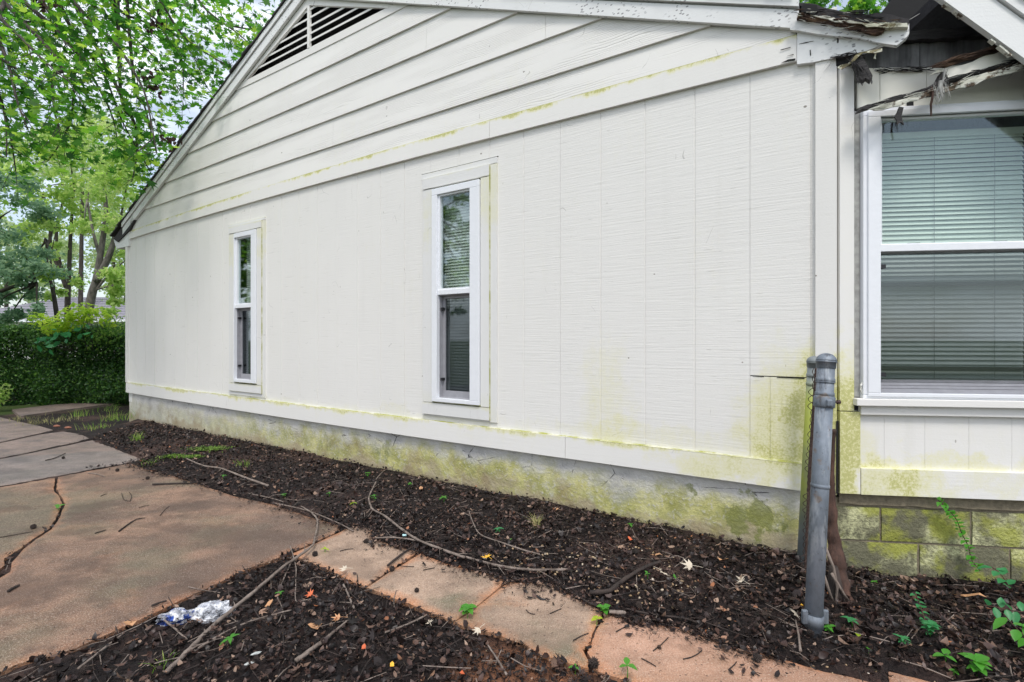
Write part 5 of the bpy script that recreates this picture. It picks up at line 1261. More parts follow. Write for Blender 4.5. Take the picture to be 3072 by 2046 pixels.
# ------------------------------------------------------------------ single fallen leaves and litter
def one_leaf(px, py, size, mat, label, tmpl=MAPLE, rz=None, tilt=.25, lift=.03, name='fallen_leaf'):
    mb = MB(); mb.v = [tuple(Vector(v) * size + Vector((0, 0, .12 * size * math.sin(v[0] * 5)))) for v in tmpl[0]]; mb.f = [tuple(f) for f in tmpl[1]]
    if tmpl is MAPLE: mb.tube([(0, 0, 0), (0, -size * .35, .004), (size * .05, -size * .75, .0)], .0012, 4)
    o = mb.build(name, mat, None); o.location = GS(px, py, lift); o.rotation_euler = (random.uniform(-tilt, tilt), random.uniform(-tilt, tilt), rz if rz is not None else random.random() * 6.28)
    return tag(o, label, 'leaf')
one_leaf(1461, 1684, .085, 'yellow_leaf', 'bright yellow orange leaf lying on a pale branch', rz=.4)
one_leaf(1990, 1729, .085, 'pale_leaf', 'pale lobed leaf lying in the middle of the mulch bed', rz=-2.6)
one_leaf(2224, 1758, .085, 'pale_leaf', 'pale star shaped leaf in the mulch left of the post', rz=.2)
one_leaf(2388, 1862, .085, 'pale_leaf', 'tan crumpled leaf touching the foot of the leaning post', rz=2.4)
one_leaf(2068, 1710, .095, 'pale_leaf', 'pale star shaped leaf close to the stucco foundation', rz=1.3)
one_leaf(1033, 1722, .07, 'pale_leaf', 'small whitish star leaf at the corner of walkway and bed', rz=1.3)
one_leaf(1434, 1915, .06, 'pale_leaf', 'grey white leaf lying beside the orange soil patch', rz=2.3)
one_leaf(1288, 1885, .055, 'pale_leaf', 'greyish leaf beside the stick in the front bed', rz=.3)
one_leaf(931, 1799, .065, 'red_leaf', 'orange red leaf right of the long branch', rz=1.0)
one_leaf(1013, 1869, .065, 'tan_leaf', 'tan star leaf at the bottom centre of the front bed', rz=1.5)
one_leaf(805, 1829, .055, 'tan_leaf', 'light tan leaf beside the long branch', CURL, tilt=.2)
one_leaf(945, 1896, .06, 'tan_leaf', 'tan oval leaf in the front bed below the red leaf', CURL)
one_leaf(390, 1893, .05, 'tan_leaf', 'amber curled leaf close to the orange slab edge', CURL)
one_leaf(1091, 1965, .03, 'red_leaf', 'small red leaf at the bottom of the front bed', CURL)
one_leaf(1387, 2040, .045, 'red_leaf', 'red leaf cut by the bottom edge', CURL)
one_leaf(1176, 2017, .028, 'yellow_leaf', 'small yellow leaf scrap at the bottom edge', CURL)
one_leaf(2170, 1692, .06, 'tan_leaf', 'rusty brown leaf left of the back post', CURL)
one_leaf(1970, 1680, .07, 'tan_leaf', 'tan curled leaf near the end of the dark root', OVAL)
one_leaf(1668, 1540, .06, 'tan_leaf', 'tan leaf standing against the foundation', OVAL, tilt=.8)
one_leaf(1263, 1473, .06, 'tan_leaf', 'brown leaf under the stucco wall near the bent twig', OVAL, tilt=.6)
one_leaf(1890, 1628, .035, 'red_leaf', 'orange leaf in the mulch above the pebbles', CURL)
one_leaf(2910, 1810, .13, 'tan_leaf', 'long pale split wood scrap among leaves right of the creeping stem', ([(-.5, .02, 0), (-.1, -.12, .05), (.3, -.1, .04), (.5, -.02, 0), (.3, .06, .05), (-.1, .08, .06)], [(0, 1, 5), (1, 2, 4), (1, 4, 5), (2, 3, 4)]), rz=-.9, lift=.04, name='wood_scrap')
one_leaf(2405, 1826, .035, 'yellow_leaf', 'small yellow scrap behind the foot of the leaning post', CURL)
one_leaf(1770, 1588, .03, 'pale_leaf', 'white flake lying under the foundation', CURL)
# pale blue tag
o = MB().box(-.012, .012, -.008, .008, 0, .003).build('plastic_tag', simple('pale_blue_plastic', (.45, .70, .72), .4), None); o.location = GS(1213, 1622, .035); o.rotation_euler = (.3, .1, .2); tag(o, 'small pale blue plastic tag caught on the thin branch', 'litter')
# white paint flakes
for (x, y, lab) in ((748, 2005, 'broken pale stone chip at the bottom of the front bed'), (768, 1975, 'upper pale stone chip beside the broken one')):
    mb = MB(); mb.v = [tuple(Vector(v) * .045) for v in PEB[0]]; mb.f = list(PEB[1]); o = mb.build('stone', simple('pale_stone', (.48, .50, .48), .7), None); o.scale = (1, .6, .35); o.location = GS(x, y, .018); o.rotation_euler = (0, .1, .8); tag(o, lab, 'stone')

# ------------------------------------------------------------------ plastic bag
bag = tag(empty('plastic_bag', tuple(GS(580, 1856, .0))), 'crumpled clear and blue plastic bag on the mulch by the slab edge', 'bag')
def crumple(cx, cy, rx, ry, rz_, rot, seed, blue, name):
    nU, nV = 34, 20; mb = MB(); bl = []
    for i in range(nU):
        for j in range(nV):
            u = i / nU * 2 * math.pi; v = j / (nV - 1) * math.pi; d = Vector((math.sin(v) * math.cos(u), math.sin(v) * math.sin(u), math.cos(v)))
            q = 1 + .34 * mnoise.noise(d * 2.2 + Vector((seed, 0, 0))) + .22 * abs(mnoise.noise(d * 6 + Vector((0, seed, 0)))) - .16 * abs(mnoise.noise(d * 12))
            p = Vector((d.x * rx * q, d.y * ry * q, max(-.0, (d.z * .8 + .35) * rz_ * q)))
            c, s_ = math.cos(rot), math.sin(rot); mb.v.append((cx + p.x * c - p.y * s_, cy + p.x * s_ + p.y * c, p.z)); bl.append(1.0 if blue and mnoise.noise(d * 2.4 + Vector((0, 0, seed))) > .12 else 0.0)
    for i in range(nU):
        for j in range(nV - 1): a = i * nV + j; b = ((i + 1) % nU) * nV + j; mb.f.append((a, b, b + 1, a + 1))
    o = mb.build(name, 'plastic', bag); at = o.data.attributes.new('blue', 'FLOAT', 'POINT')
    for i in range(len(bl)): at.data[i].value = bl[i]
    return o
c0 = GS(580, 1856, 0); p1 = GS(636, 1850, 0) - c0; p2 = GS(528, 1865, 0) - c0
crumple(p1.x, p1.y, .085, .062, .055, .1, 3.1, False, 'clear_lobe')
crumple(p2.x, p2.y, .080, .040, .045, .35, 8.7, True, 'printed_lobe')

# ------------------------------------------------------------------ weeds
def leaflet(mb, base, direc, L, W, droop=.2):
    """one veined oval leaf with a folded midrib"""
    d = Vector(direc).normalized(); sd = d.cross(Vector((0, 0, 1)))
    if sd.length < .1: sd = Vector((1, 0, 0))
    sd.normalize(); up = sd.cross(d); b = len(mb.v); prof = [(0, 0), (.2, .7), (.45, 1.0), (.75, .62), (1, 0)]
    for t_, w_ in prof:
        c = Vector(base) + d * L * t_ - Vector((0, 0, 1)) * droop * L * t_ * t_
        mb.v += [tuple(c - sd * W * w_ / 2 + up * W * w_ * .16), tuple(c), tuple(c + sd * W * w_ / 2 + up * W * w_ * .16)]
    for k in range(4):
        a = b + 3 * k; mb.f += [(a, a + 1, a + 4, a + 3), (a + 1, a + 2, a + 5, a + 4)]
def weed(px, py, n, L, label, mat='weed', hgt=.03, kind='oval', W=.5, cat='weed', name='weed', layers=1):
    e = tag(empty(name, tuple(GS(px, py, .0))), label, cat); st = MB().tube([(0, 0, -.02), (.003, 0, hgt * .6), (0, .004, hgt)], .0018, 5).build('stem', 'weed', e)
    a0 = random.random() * 6
    for l in range(layers):
        for k in range(n):
            a = a0 + l * .6 + 2 * math.pi * k / n + random.uniform(-.2, .2); mb = MB(); q = L * random.uniform(.6, 1.0) * (1 - .2 * l)
            leaflet(mb, (0, 0, 0), (math.cos(a), math.sin(a), random.uniform(.1, .5)), q, q * W, random.uniform(.1, .5)); o = mb.build('leaf', mat, e, smooth=True); o.location = (0, 0, hgt * (1 - .35 * l))
    return e
weed(1331, 1507, 4, .055, 'four leaved bright weed against the foundation below the middle window', hgt=.045, W=.45)
weed(1496, 1602, 5, .040, 'small green weed in the mulch above the yellow leaf', 'weed_blue', .04, layers=2)
weed(1531, 1628, 3, .022, 'tiny three leaved sprout right of the small weed', 'weed', .02)
weed(1104, 1430, 6, .04, 'bushy little weed under the stucco wall near the twig tip', 'weed', .04, layers=2)
weed(1231, 1466, 5, .035, 'small weed under the stucco wall between two others', 'weed', .03)
weed(1122, 1500, 4, .04, 'weed beside the curve of the pale branch', 'weed', .045, layers=2)
weed(1059, 1520, 3, .04, 'pale yellow green sprout left of the curved branch', 'vine_yellow', .03)
weed(1890, 1588, 4, .035, 'bright sprout by the foundation near the right end', 'weed', .03)
weed(1942, 1733, 3, .03, 'small sprout beside the dark root', 'weed', .03)
weed(2024, 1742, 4, .028, 'small sprout right of the pale lobed leaf', 'weed', .02)
weed(1402, 1853, 7, .050, 'lobed geranium like weed growing over the walkway edge', 'weed', .045, W=.8, layers=2)
weed(1813, 1846, 5, .042, 'leafy weed growing from the top of the slab crack', 'weed', .035, W=.8, layers=2)
weed(1789, 1870, 3, .035, 'yellowing leaf cluster in the slab crack', 'vine_yellow', .02, W=.8)
weed(1881, 2036, 3, .055, 'green weed at the bottom edge beside the slab', 'weed', .05, W=.55)
weed(1724, 2026, 3, .032, 'tiny weed at the bottom edge left of the crack', 'weed', .03)
weed(176, 1527, 3, .07, 'lone green leaf growing in the slab crack at the left', 'weed', .02, W=.7)
weed(839, 1792, 4, .028, 'small bright sprout beside the long branch', 'weed', .03)
weed(691, 1934, 5, .055, 'five leaved weed below the plastic bag', 'weed', .03, W=.35)
weed(974, 1657, 3, .035, 'yellow green leaves on the walkway corner', 'vine_yellow', .02)
weed(987, 1490, 5, .035, 'weed in the mulch above the thin crossing branch', 'weed', .03)
weed(852, 1492, 6, .035, 'low weed patch at the mulch edge above the slab', 'weed', .03, layers=2)
weed(670, 1436, 4, .035, 'tiny weed beside the pale stick on the mulch', 'weed', .03)
weed(2555, 1884, 5, .052, 'five finger creeper sprout right of the leaning post', 'weed_blue', .045, W=.45)
weed(2485, 1900, 4, .035, 'round leaved sprout at the foot of the leaning post', 'weed', .035, W=.7, layers=2)
weed(2574, 1914, 3, .028, 'yellow green sprout below the five finger creeper', 'vine_yellow', .02, W=.7)
weed(2709, 1936, 5, .040, 'creeper sprout left of the long creeping stem', 'weed_blue', .04, W=.45, layers=2)
weed(2605, 1960, 3, .02, 'tiny seedling between the creeper sprouts', 'weed', .02)
weed(2622, 1760, 4, .025, 'small bright seedling below the block wall', 'weed', .025)
weed(2835, 1975, 3, .05, 'three leaved sprout below the creeping stem', 'weed', .03, W=.6)
weed(2930, 2022, 6, .070, 'largest leafy weed at the bottom right', 'weed', .06, W=.75, layers=2)
weed(2860, 2026, 3, .025, 'small round leaf beside the largest weed', 'weed', .02, W=.8)
def pinnate(pts, r, nleaf, L, label, mat, name='creeper', W=.6, cat='vine'):
    e = tag(empty(name, tuple(pts[0])), label, cat); o0 = Vector(pts[0]); ps = smooth_path([Vector(p) - o0 for p in pts], 6); n = len(ps)
    MB().tube(ps, [r] * n, 5).build('stem', 'vine_bark', e)
    for k in range(nleaf):
        q = k / nleaf * (n - 1.001); i = int(q); c = ps[i].lerp(ps[i + 1], q - i); d = (ps[i + 1] - ps[i]).normalized(); sd = d.cross(Vector((0, -1, .6))).normalized() * (1 if k % 2 else -1)
        mb = MB(); leaflet(mb, (0, 0, 0), sd + d * random.uniform(-.3, .8) + Vector((random.uniform(-.4, .4), random.uniform(-.6, 0), random.uniform(-.3, .4))), L * random.uniform(.6, 1.2), L * W, random.uniform(.0, .4)); o = mb.build('leaf', mat, e, smooth=True); o.location = c
    return e
def G3(x, y, h): v = GS(x, y, 0); return Vector((v.x, v.y, v.z + h))
pinnate([PX(2796, 1935, 2.15), PX(2788, 1900, 2.2), PX(2775, 1860, 2.22), PX(2760, 1815, 2.25), PX(2745, 1777, 2.28)], .002, 24, .030, 'creeping stem with paired round leaves below the block wall', 'weed_blue', W=.75)
weed(2790, 1915, 7, .045, 'leaf rosette at the foot of the creeping stem', 'weed_blue', .05, W=.75, layers=3)
pinnate([PX(3030, 1765, 2.42), PX(3000, 1720, 2.46), PX(2975, 1702, 2.50)], .0025, 7, .062, 'low end of a vine with large leaves at the block wall foot', 'weed_blue', W=.6)
def RP(x, y, d=.03):
    s, z = P('r', x, y, d); p = O[:2] + mexR * s + nR * d; return Vector((p[0], p[1], z))
pinnate([RP(2940, 1712, .06), RP(2915, 1680), RP(2905, 1640), RP(2885, 1600), RP(2870, 1560), RP(2845, 1530), RP(2815, 1500)], .0022, 44, .036, 'green vine climbing the mossy concrete blocks', 'weed', W=.62)
pinnate([PX(3120, 1830, 2.2), PX(3060, 1835, 2.2), PX(3010, 1825, 2.2), PX(2950, 1815, 2.22)], .002, 10, .060, 'leafy stem reaching in from the right edge', 'weed_blue', W=.5)
pinnate([PX(3085, 1920, 2.05), PX(3045, 1880, 2.08), PX(3010, 1840, 2.12)], .002, 5, .075, 'broad pointed leaves at the right edge', 'weed', W=.5)

def grass(px, py, n, L, label, mat='grass', spread=.05, name='grass_tuft'):
    o0 = GS(px, py, 0); mb = MB()
    for k in range(n):
        a = random.uniform(0, 6.28); bx, by = random.gauss(0, spread), random.gauss(0, spread); l = L * random.uniform(.5, 1.2); le = random.uniform(.3, 1.0); w_ = .0028; d = Vector((math.cos(a), math.sin(a), 0)); sd = Vector((-d.y, d.x, 0))
        pp = [Vector((bx, by, 0)) + d * l * le * t_ ** 1.6 + Vector((0, 0, l * (t_ - .45 * le * t_ * t_))) for t_ in (0, .4, .75, 1)]
        b = len(mb.v)
        for i, p in enumerate(pp): ww = w_ * (1 - i / 3.2); mb.v += [tuple(p - sd * ww), tuple(p + sd * ww)]
        for i in range(3): mb.f.append((b + 2 * i, b + 2 * i + 1, b + 2 * i + 3, b + 2 * i + 2))
    o = mb.build(name, mat, None); o.location = o0; return tag(o, label, 'grass', None, 'stuff' if spread > .075 else None)
grass(1607, 1579, 46, .10, 'dry grass tuft in the mulch near the foundation', 'dry_grass', .015)
grass(344, 1262, 70, .20, 'tall bright grass clump by the left house corner', spread=.10)
grass(235, 1250, 50, .16, 'grass clump left of the corner clump', spread=.08)
grass(287, 1285, 50, .13, 'low grass clump in front of the corner clumps', spread=.09)
grass(413, 1322, 40, .16, 'yellow green grass shoot at the mulch edge', spread=.03)
grass(330, 1232, 30, .15, 'grass growing at the path end by the wall', spread=.08)
grass(130, 1268, 90, .10, 'pale grass fringe along the raised path', 'dry_grass', .16)
grass(70, 1258, 60, .09, 'pale grass fringe at the near end of the raised path', 'dry_grass', .12)
grass(190, 1262, 60, .10, 'pale grass between path and mulch', 'dry_grass', .12)
grass(483, 2003, 16, .06, 'thin blades of grass at the bottom left of the front bed', spread=.02)
grass(735, 1400, 30, .08, 'grass shoots in the mulch under the left window', spread=.04)
grass(460, 1385, 24, .10, 'sparse grass at the slab corner', spread=.05)
for (x, y, s_, lab) in ((626, 1353, .22, 'bright green moss pad in the mulch'), (520, 1372, .12, 'small yellowish moss pad near the slab'), (575, 1378, .10, 'second small moss pad beside the big one')):
    n = 700; q = rng.normal(0, 1, (n, 2)); o0 = GS(x, y, 0); C = np.stack([o0.x + q[:, 0] * s_ * .45, o0.y + q[:, 1] * s_ * .25, np.full(n, o0.z + .02) + rng.uniform(0, .02, n)], 1)
    tag(scatter('moss_pad', C, .020, DIAM[0], DIAM[1], 'moss', tilt=.6), lab, 'moss', None, 'stuff')
for (x, y) in ((170, 1284), (204, 1288)):
    mb = MB(); mb.v = [tuple(Vector(v) * .11) for v in PEB[0]]; mb.f = list(PEB[1]); o = mb.build('stone', simple('red_brick_lump', (.26, .11, .07), .9), None); o.location = GS(x, y, .03); o.scale = (1, .7, .6); tag(o, 'reddish brick lump at the slab end, ' + ('left one' if x < 180 else 'right one'), 'stone')

# ------------------------------------------------------------------ hedge and what grows on it
HG = 7
def box_leaves(n, x0, x1, y0, y1, z0, z1, shell=.3):
    C = rng.uniform(0, 1, (n, 3)); m = rng.random(n) < .75
    ax_ = rng.integers(0, 3, n)
    C[m & (ax_ == 0), 1] = rng.uniform(0, shell, (m & (ax_ == 0)).sum()) ** 1.5
    C[m & (ax_ == 1), 2] = 1 - rng.uniform(0, shell, (m & (ax_ == 1)).sum()) ** 1.5
    C[m & (ax_ == 2), 1] = rng.uniform(0, shell * .7, (m & (ax_ == 2)).sum())
    P_ = np.stack([lerp(x0, x1, C[:, 0]), lerp(y0, y1, C[:, 1]), lerp(z0, z1, C[:, 2])], 1)
    nz_ = np.array([[mnoise.noise(Vector((p[0] * 1.3, p[2] * 1.6, 4))), mnoise.noise(Vector((p[0] * 1.6, p[1] * 2, 9)))] for p in P_])
    P_[:, 1] += nz_[:, 0] * .35 * (1 - C[:, 1]); P_[:, 2] += nz_[:, 1] * .22 * C[:, 2]
    P_[:, 1] += (1 - C[:, 1]) * .25 * np.clip((.5 - C[:, 2]), 0, 1)
    P_ += rng.normal(0, .03, P_.shape)
    return P_
hx0, hx1 = -13.5, -5.6
hedge = empty('hedge', (0, 0, 0)); tag(hedge, 'dense dark green clipped hedge left of the house', 'hedge')
C = box_leaves(150000, hx0, hx1, 9.75, 11.1, .0, 1.60)
C[:, 2] *= 1 - .10 * np.abs(np.sin((C[:, 0] + 13) * .9)); C[:, 1] += np.clip(C[:, 2] - 1.1, 0, 1) ** 2 * 1.2 * (C[:, 1] < 10.3); C[:, 1] += (C[:, 0] + 9) * .10
scatter('foliage', C, rng.uniform(.040, .068, len(C)), DIAM[0], DIAM[1], 'hedge_green', hedge)
mb = MB()
for k in range(60):
    x = random.uniform(hx0, hx1); y = 10.4 + (x + 9) * .1 + random.uniform(-.3, .4)
    mb.tube([(x, y, -.05), (x + random.uniform(-.2, .2), y + random.uniform(-.2, .2), .6), (x + random.uniform(-.4, .4), y + random.uniform(-.4, .4), 1.3)], [.018, .012, .005], 5)
mb.build('stems', 'bark', hedge)
def shrub(name, cpx, depth, rad, n, size, mat, label, cat, tmpl=OVAL, k=(1, 1, 1), tilt=None):
    c = np.array(PX(*cpx, depth)); e = tag(empty(name, (c[0], c[1], 0)), label, cat); q = rng.normal(0, .5, (n, 3)); q = q / np.maximum(1, np.linalg.norm(q, axis=1))[:, None]
    C = q * np.array(k) * rad + np.array([0, 0, c[2]]); C[:, 2] += .15 * np.sin(C[:, 0] * 5)
    scatter('leaves', C, rng.uniform(size * .7, size * 1.2, n), tmpl[0], tmpl[1], mat, e, tilt=tilt)
    mb = MB()
    for j in range(12):
        t_ = C[rng.integers(0, n)]; mb.tube([(t_[0] * .6, t_[1] * .6 + .3, c[2] * .8), tuple(t_)], [.005, .003], 5)
    mb.build('stems', 'bark', e); return e
shrub('flowering_vine', (215, 960), 9.7, .74, 800, .115, 'vine_yellow', 'bright yellow green vine spilling over the top of the hedge', 'vine', k=(1.05, .5, .26), tilt=.6)
shrub('broadleaf_vine', (180, 1010), 9.35, .6, 34, .15, 'weed_blue', 'few broad blue green leaves hanging on the hedge front', 'vine', k=(1.0, .3, .30))
shrub('berry_bush', (330, 1000), 9.9, .5, 400, .07, 'tree_green', 'small leaved bush at the right end of the hedge top', 'bush', k=(1, .6, .5))
shrub('light_bush', (-20, 1200), 9.0, .36, 380, .06, 'tree_bright', 'light green low shoots at the left foot of the hedge', 'bush', k=(.9, .3, .6))

# ------------------------------------------------------------------ neighbour's house
nb = tag(empty('neighbour_house', (-24, 32, 0)), 'low pale house with grey shingled hip roof beyond the hedge', 'house')
simple('grey_roof', (.27, .26, .30), .9, var=.2, nscale=6); simple('pale_wall', (.62, .62, .60), .8, var=.05)
mb = MB(); x0, x1, y0, y1, zz0, zz1 = -14, -.9, 0, 9, 2.55, 4.35
mb.v += [(x0, y0, zz0), (x1, y0, zz0), (x1, y1, zz0), (x0, y1, zz0), (x0 + 4, 4.5, zz1), (x1 - 3.0, 4.5, zz1)]; mb.f += [(0, 1, 5, 4), (1, 2, 5), (2, 3, 4, 5), (3, 0, 4)]
mb.v = [(a * 1.0, b, c) for a, b, c in mb.v]; o = mb.build('roof', 'grey_roof', nb)
for k in range(1, 9):
    q = k / 9; mb = MB(); mb.quad((x0 + 4 * q, 4.5 * q - .02, lerp(zz0, zz1, q) + .02), (x1 - 3 * q, 4.5 * q - .02, lerp(zz0, zz1, q) + .02), (x1 - 3 * q, 4.5 * q + .05, lerp(zz0, zz1, q) + .045), (x0 + 4 * q, 4.5 * q + .05, lerp(zz0, zz1, q) + .045)); mb.build('shingle_course', 'grey_roof', nb)
MB().box(x0, x1, -.03, .0, zz0 - .16, zz0 + .0).build('gutter', 'white_vinyl', nb)
MB().box(x0 + .5, x1 - .5, .5, 8.5, -.1, zz0 - .02).build('wall', 'pale_wall', nb)
for a in (-12, -8.5, -5, -3):
    MB().box(a, a + .9, .42, .5, 1.0, 2.2).build('window', 'dark_void', nb)
nb.location = (-24 + 1.2, 32, 0)

# ------------------------------------------------------------------ trees
def limb_pts(a, b, k=6, wob=.15):
    a, b = Vector(a), Vector(b); L = (b - a).length; out = []
    for i in range(k + 1):
        q = i / k; p = a.lerp(b, q) + Vector((math.sin(q * 3.1) * wob * L * .3 * random.uniform(.4, 1), random.uniform(-1, 1) * wob * L * .05, math.sin(q * math.pi) * .06 * L)); out.append(p)
    out[0] = a; return out
def tree(label, trunks, clumps, leaf, nper, size, bark='bark', name='tree', base=None, tmpl=DIAM, group='trees beyond the hedge', cat='tree'):
    b0 = Vector((trunks[0][0][0], trunks[0][0][1], 0)) if base is None else Vector(base)
    e = tag(empty(name, tuple(b0)), label, cat, group); mb = MB()
    for pts, r0, r1 in [(t_[:-2], t_[-2], t_[-1]) for t_ in trunks]:
        P_ = smooth_path([Vector(p) - b0 for p in pts], 5); n = len(P_); mb.tube(P_, [lerp(r0, r1, i / (n - 1)) for i in range(n)], 9)
    ends = [Vector(t_[-3]) - b0 for t_ in trunks]
    for (c, r, w_) in clumps[::1]:
        c = Vector(c) - b0; s_ = min(ends, key=lambda q: (q - c).length)
        if (s_ - c).length < 9: mb.tube([s_, s_.lerp(c, .5) + Vector((0, 0, .1)), c], [.035, .022, .008], 5)
    mb.build('trunk', bark, e, smooth=True)
    C = []
    for (c, r, w_) in clumps:
        n = int(nper * w_); nc = max(3, int(r * 6)); cc = rng.normal(0, .45, (nc, 3)) * r
        q = cc[rng.integers(0, nc, n)] + rng.normal(0, .20, (n, 3)) * (r * .5 + .15); q[:, 2] *= .75
        C.append(q + np.array(Vector(c) - b0))
    C = np.concatenate(C); scatter('crown', C, rng.uniform(size * .6, size * 1.3, len(C)), tmpl[0], tmpl[1], leaf, e)
    return e
def tp_(l, d): return [PX(x, y, d) for x, y in l]
def cl(l, d, spread=1.5): return [(PX(x, y, d + random.uniform(-spread, spread)), r, w_) for x, y, r, w_ in l]
D = 19
leaf_lift = 1
tree('slim dark trunked tree with forked top left of the leaning one', [tp_([(204, 1035), (203, 900), (207, 820), (212, 700), (222, 560)], D) + [.11, .04], tp_([(200, 862), (175, 800), (152, 740), (150, 660), (130, 580)], D) + [.09, .03], tp_([(207, 850), (180, 790), (170, 700), (190, 600)], D) + [.07, .03]],
     cl([(130, 560, 1.6, 1), (220, 520, 1.8, 1.2), (180, 640, 1.3, .8), (110, 700, 1.0, .6), (250, 640, 1.2, .7), (150, 780, .7, .35), (60, 560, 1.5, .8), (200, 430, 1.8, .9), (120, 830, .6, .3)], D), 'tree_bright', 900, .15)
tree('thicker leaning tree with bare grey limbs beside the house corner', [tp_([(255, 1010), (272, 900), (288, 840), (302, 760), (318, 640), (310, 560)], 17) + [.15, .05], tp_([(290, 845), (330, 760), (350, 690), (365, 640)], 17) + [.12, .04], tp_([(280, 880), (330, 820), (378, 780)], 17) + [.05, .015], tp_([(284, 870), (330, 858), (380, 850)], 17) + [.04, .015], tp_([(300, 770), (280, 700), (262, 600)], 17) + [.06, .03]],
     cl([(330, 560, 1.5, 1), (370, 640, 1.2, .8), (270, 560, 1.3, .8), (385, 760, 1.0, .7), (360, 840, .9, .8), (372, 910, .8, .8), (310, 440, 1.6, .9), (250, 680, .7, .3), (390, 520, 1.2, .7), (340, 480, 1.3, .5)], 17), 'tree_bright', 800, .14, 'bark_grey')
tree('thin young tree with a bent dark stem', [tp_([(182, 1030), (168, 930), (158, 870), (142, 800), (140, 720)], 15) + [.07, .03]], cl([(130, 730, .7, .5), (160, 830, .6, .4), (100, 790, .7, .5), (170, 900, .4, .25)], 15, .6), 'tree_bright', 900, .13)
tree('dark blue green leafy tree at the left edge', [tp_([(-60, 1010), (-60, 850), (-40, 700)], 14) + [.2, .1], tp_([(-60, 900), (40, 860), (110, 850)], 14) + [.07, .03]],
     cl([(20, 700, 1.3, 1.1), (-60, 620, 1.5, 1.0), (50, 620, 1.1, .8), (30, 800, 1.1, 1.0), (-40, 820, 1.3, 1.0), (70, 900, .6, .5), (20, 960, .7, .6), (110, 930, .45, .3), (-60, 940, 1.0, .8), (60, 740, .8, .5)], 14, .8), 'tree_blue', 1000, .12)
tree('pale green tall tree far behind the others', [tp_([(240, 1010), (245, 700), (250, 400)], 34) + [.16, .06]], cl([(240, 420, 3.0, 1.0), (160, 470, 2.8, 1.0), (330, 470, 2.8, 1.0), (250, 560, 3.0, .8), (60, 480, 3.0, .9), (300, 360, 2.2, .5), (380, 560, 2.6, 1)], 34, 3), 'tree_hazed', 1100, .26)
tree('broad light green tree behind the neighbour roof', [tp_([(330, 1010), (340, 800), (345, 640)], 42) + [.18, .08]], cl([(350, 700, 3.4, 1.2), (380, 830, 3.2, 1.2), (280, 720, 3.0, 1), (370, 930, 2.6, 1), (200, 760, 2.8, .8), (330, 610, 3, 1)], 42, 3), 'tree_hazed', 1500, .30)
tree('far bluish tree left of the neighbour roof', [tp_([(20, 1010), (20, 800), (30, 680)], 46) + [.18, .08]], cl([(20, 720, 3.8, 1.2), (-80, 700, 4, 1.2), (110, 760, 3.2, 1.0), (60, 860, 3.0, 1.0), (-40, 860, 3.5, 1)], 46, 3), 'tree_hazed', 1400, .32)
# tree row closing the horizon at the far left (off frame too) and the tree behind the house
tree('leafy tree rising behind the rotten eave corner', [[(5.5, 13, 0), (5.5, 13.2, 5), (5.8, 13, 8), .3, .12]], [((5.6 + a, 12 + b, 9.0 + c), 1.4, 1) for a, b, c in ((0, 0, 0), (1.4, .4, .5), (2.6, 0, -.2), (-.8, 1, .8), (.6, -.8, -1.0), (2, .8, -1.2), (3.4, 0, .8), (1, 0, 1.6), (4.6, 0, 0), (-.6, 0, -1))], 'maple_green', 900, .22, tmpl=MAPLE, group='trees round the house')
# trees behind the camera, seen only as reflections in the panes
for (tx, ty, lab) in ((-15, .6, 'large round tree mirrored in the middle slim window panes'), (-17.5, 7.6, 'large tree mirrored in the far left slim window'), (-3.0, -15, 'large tree mirrored in the wide window')):
    tree(lab, [[(tx, ty, 0), (tx + .3, ty, 3), (tx, ty + .2, 6), .35, .15]], [((tx + random.uniform(-2.6, 2.6), ty + random.uniform(-2.8, 2.8), random.uniform(2.0, 8.2)), 1.3, 1) for _ in range(26)], 'tree_green', 300, .26, group='trees round the house')

# ------------------------------------------------------------------ overhanging maple
mpl = tag(empty('maple_tree', (-9.5, 6.0, 0)), 'big maple with drooping branches of bright star leaves overhanging from the upper left', 'tree', 'trees round the house')
mo = Vector((-9.5, 6.0, 0)); tr = MB()
tr.tube([Vector(p) - mo for p in ((-9.5, 6, -.1), (-9.4, 6, 2.5), (-9.1, 6.1, 5.0), (-8.6, 6.3, 7.2))], [.42, .34, .28, .2], 14)
limbs = []
for (x, y, d) in ((-350, -350, 6.3), (0, -420, 6.8), (350, -430, 7.0), (760, -420, 7.4), (-500, -150, 7.5), (200, -300, 8.6), (600, -300, 9.2)):
    e_ = Vector(PX(x, y, d)); s_ = Vector((-8.8, 6.2, 6.2)); mid = s_.lerp(e_, .55) + Vector((0, 0, .9)); P_ = smooth_path([s_, s_.lerp(mid, .5) + Vector((0, 0, .5)), mid, e_], 6)
    tr.tube([p - mo for p in P_], [lerp(.11, .03, i / (len(P_) - 1)) for i in range(len(P_))], 8); limbs += P_[6:]
tr.build('trunk', 'bark', mpl, smooth=True)
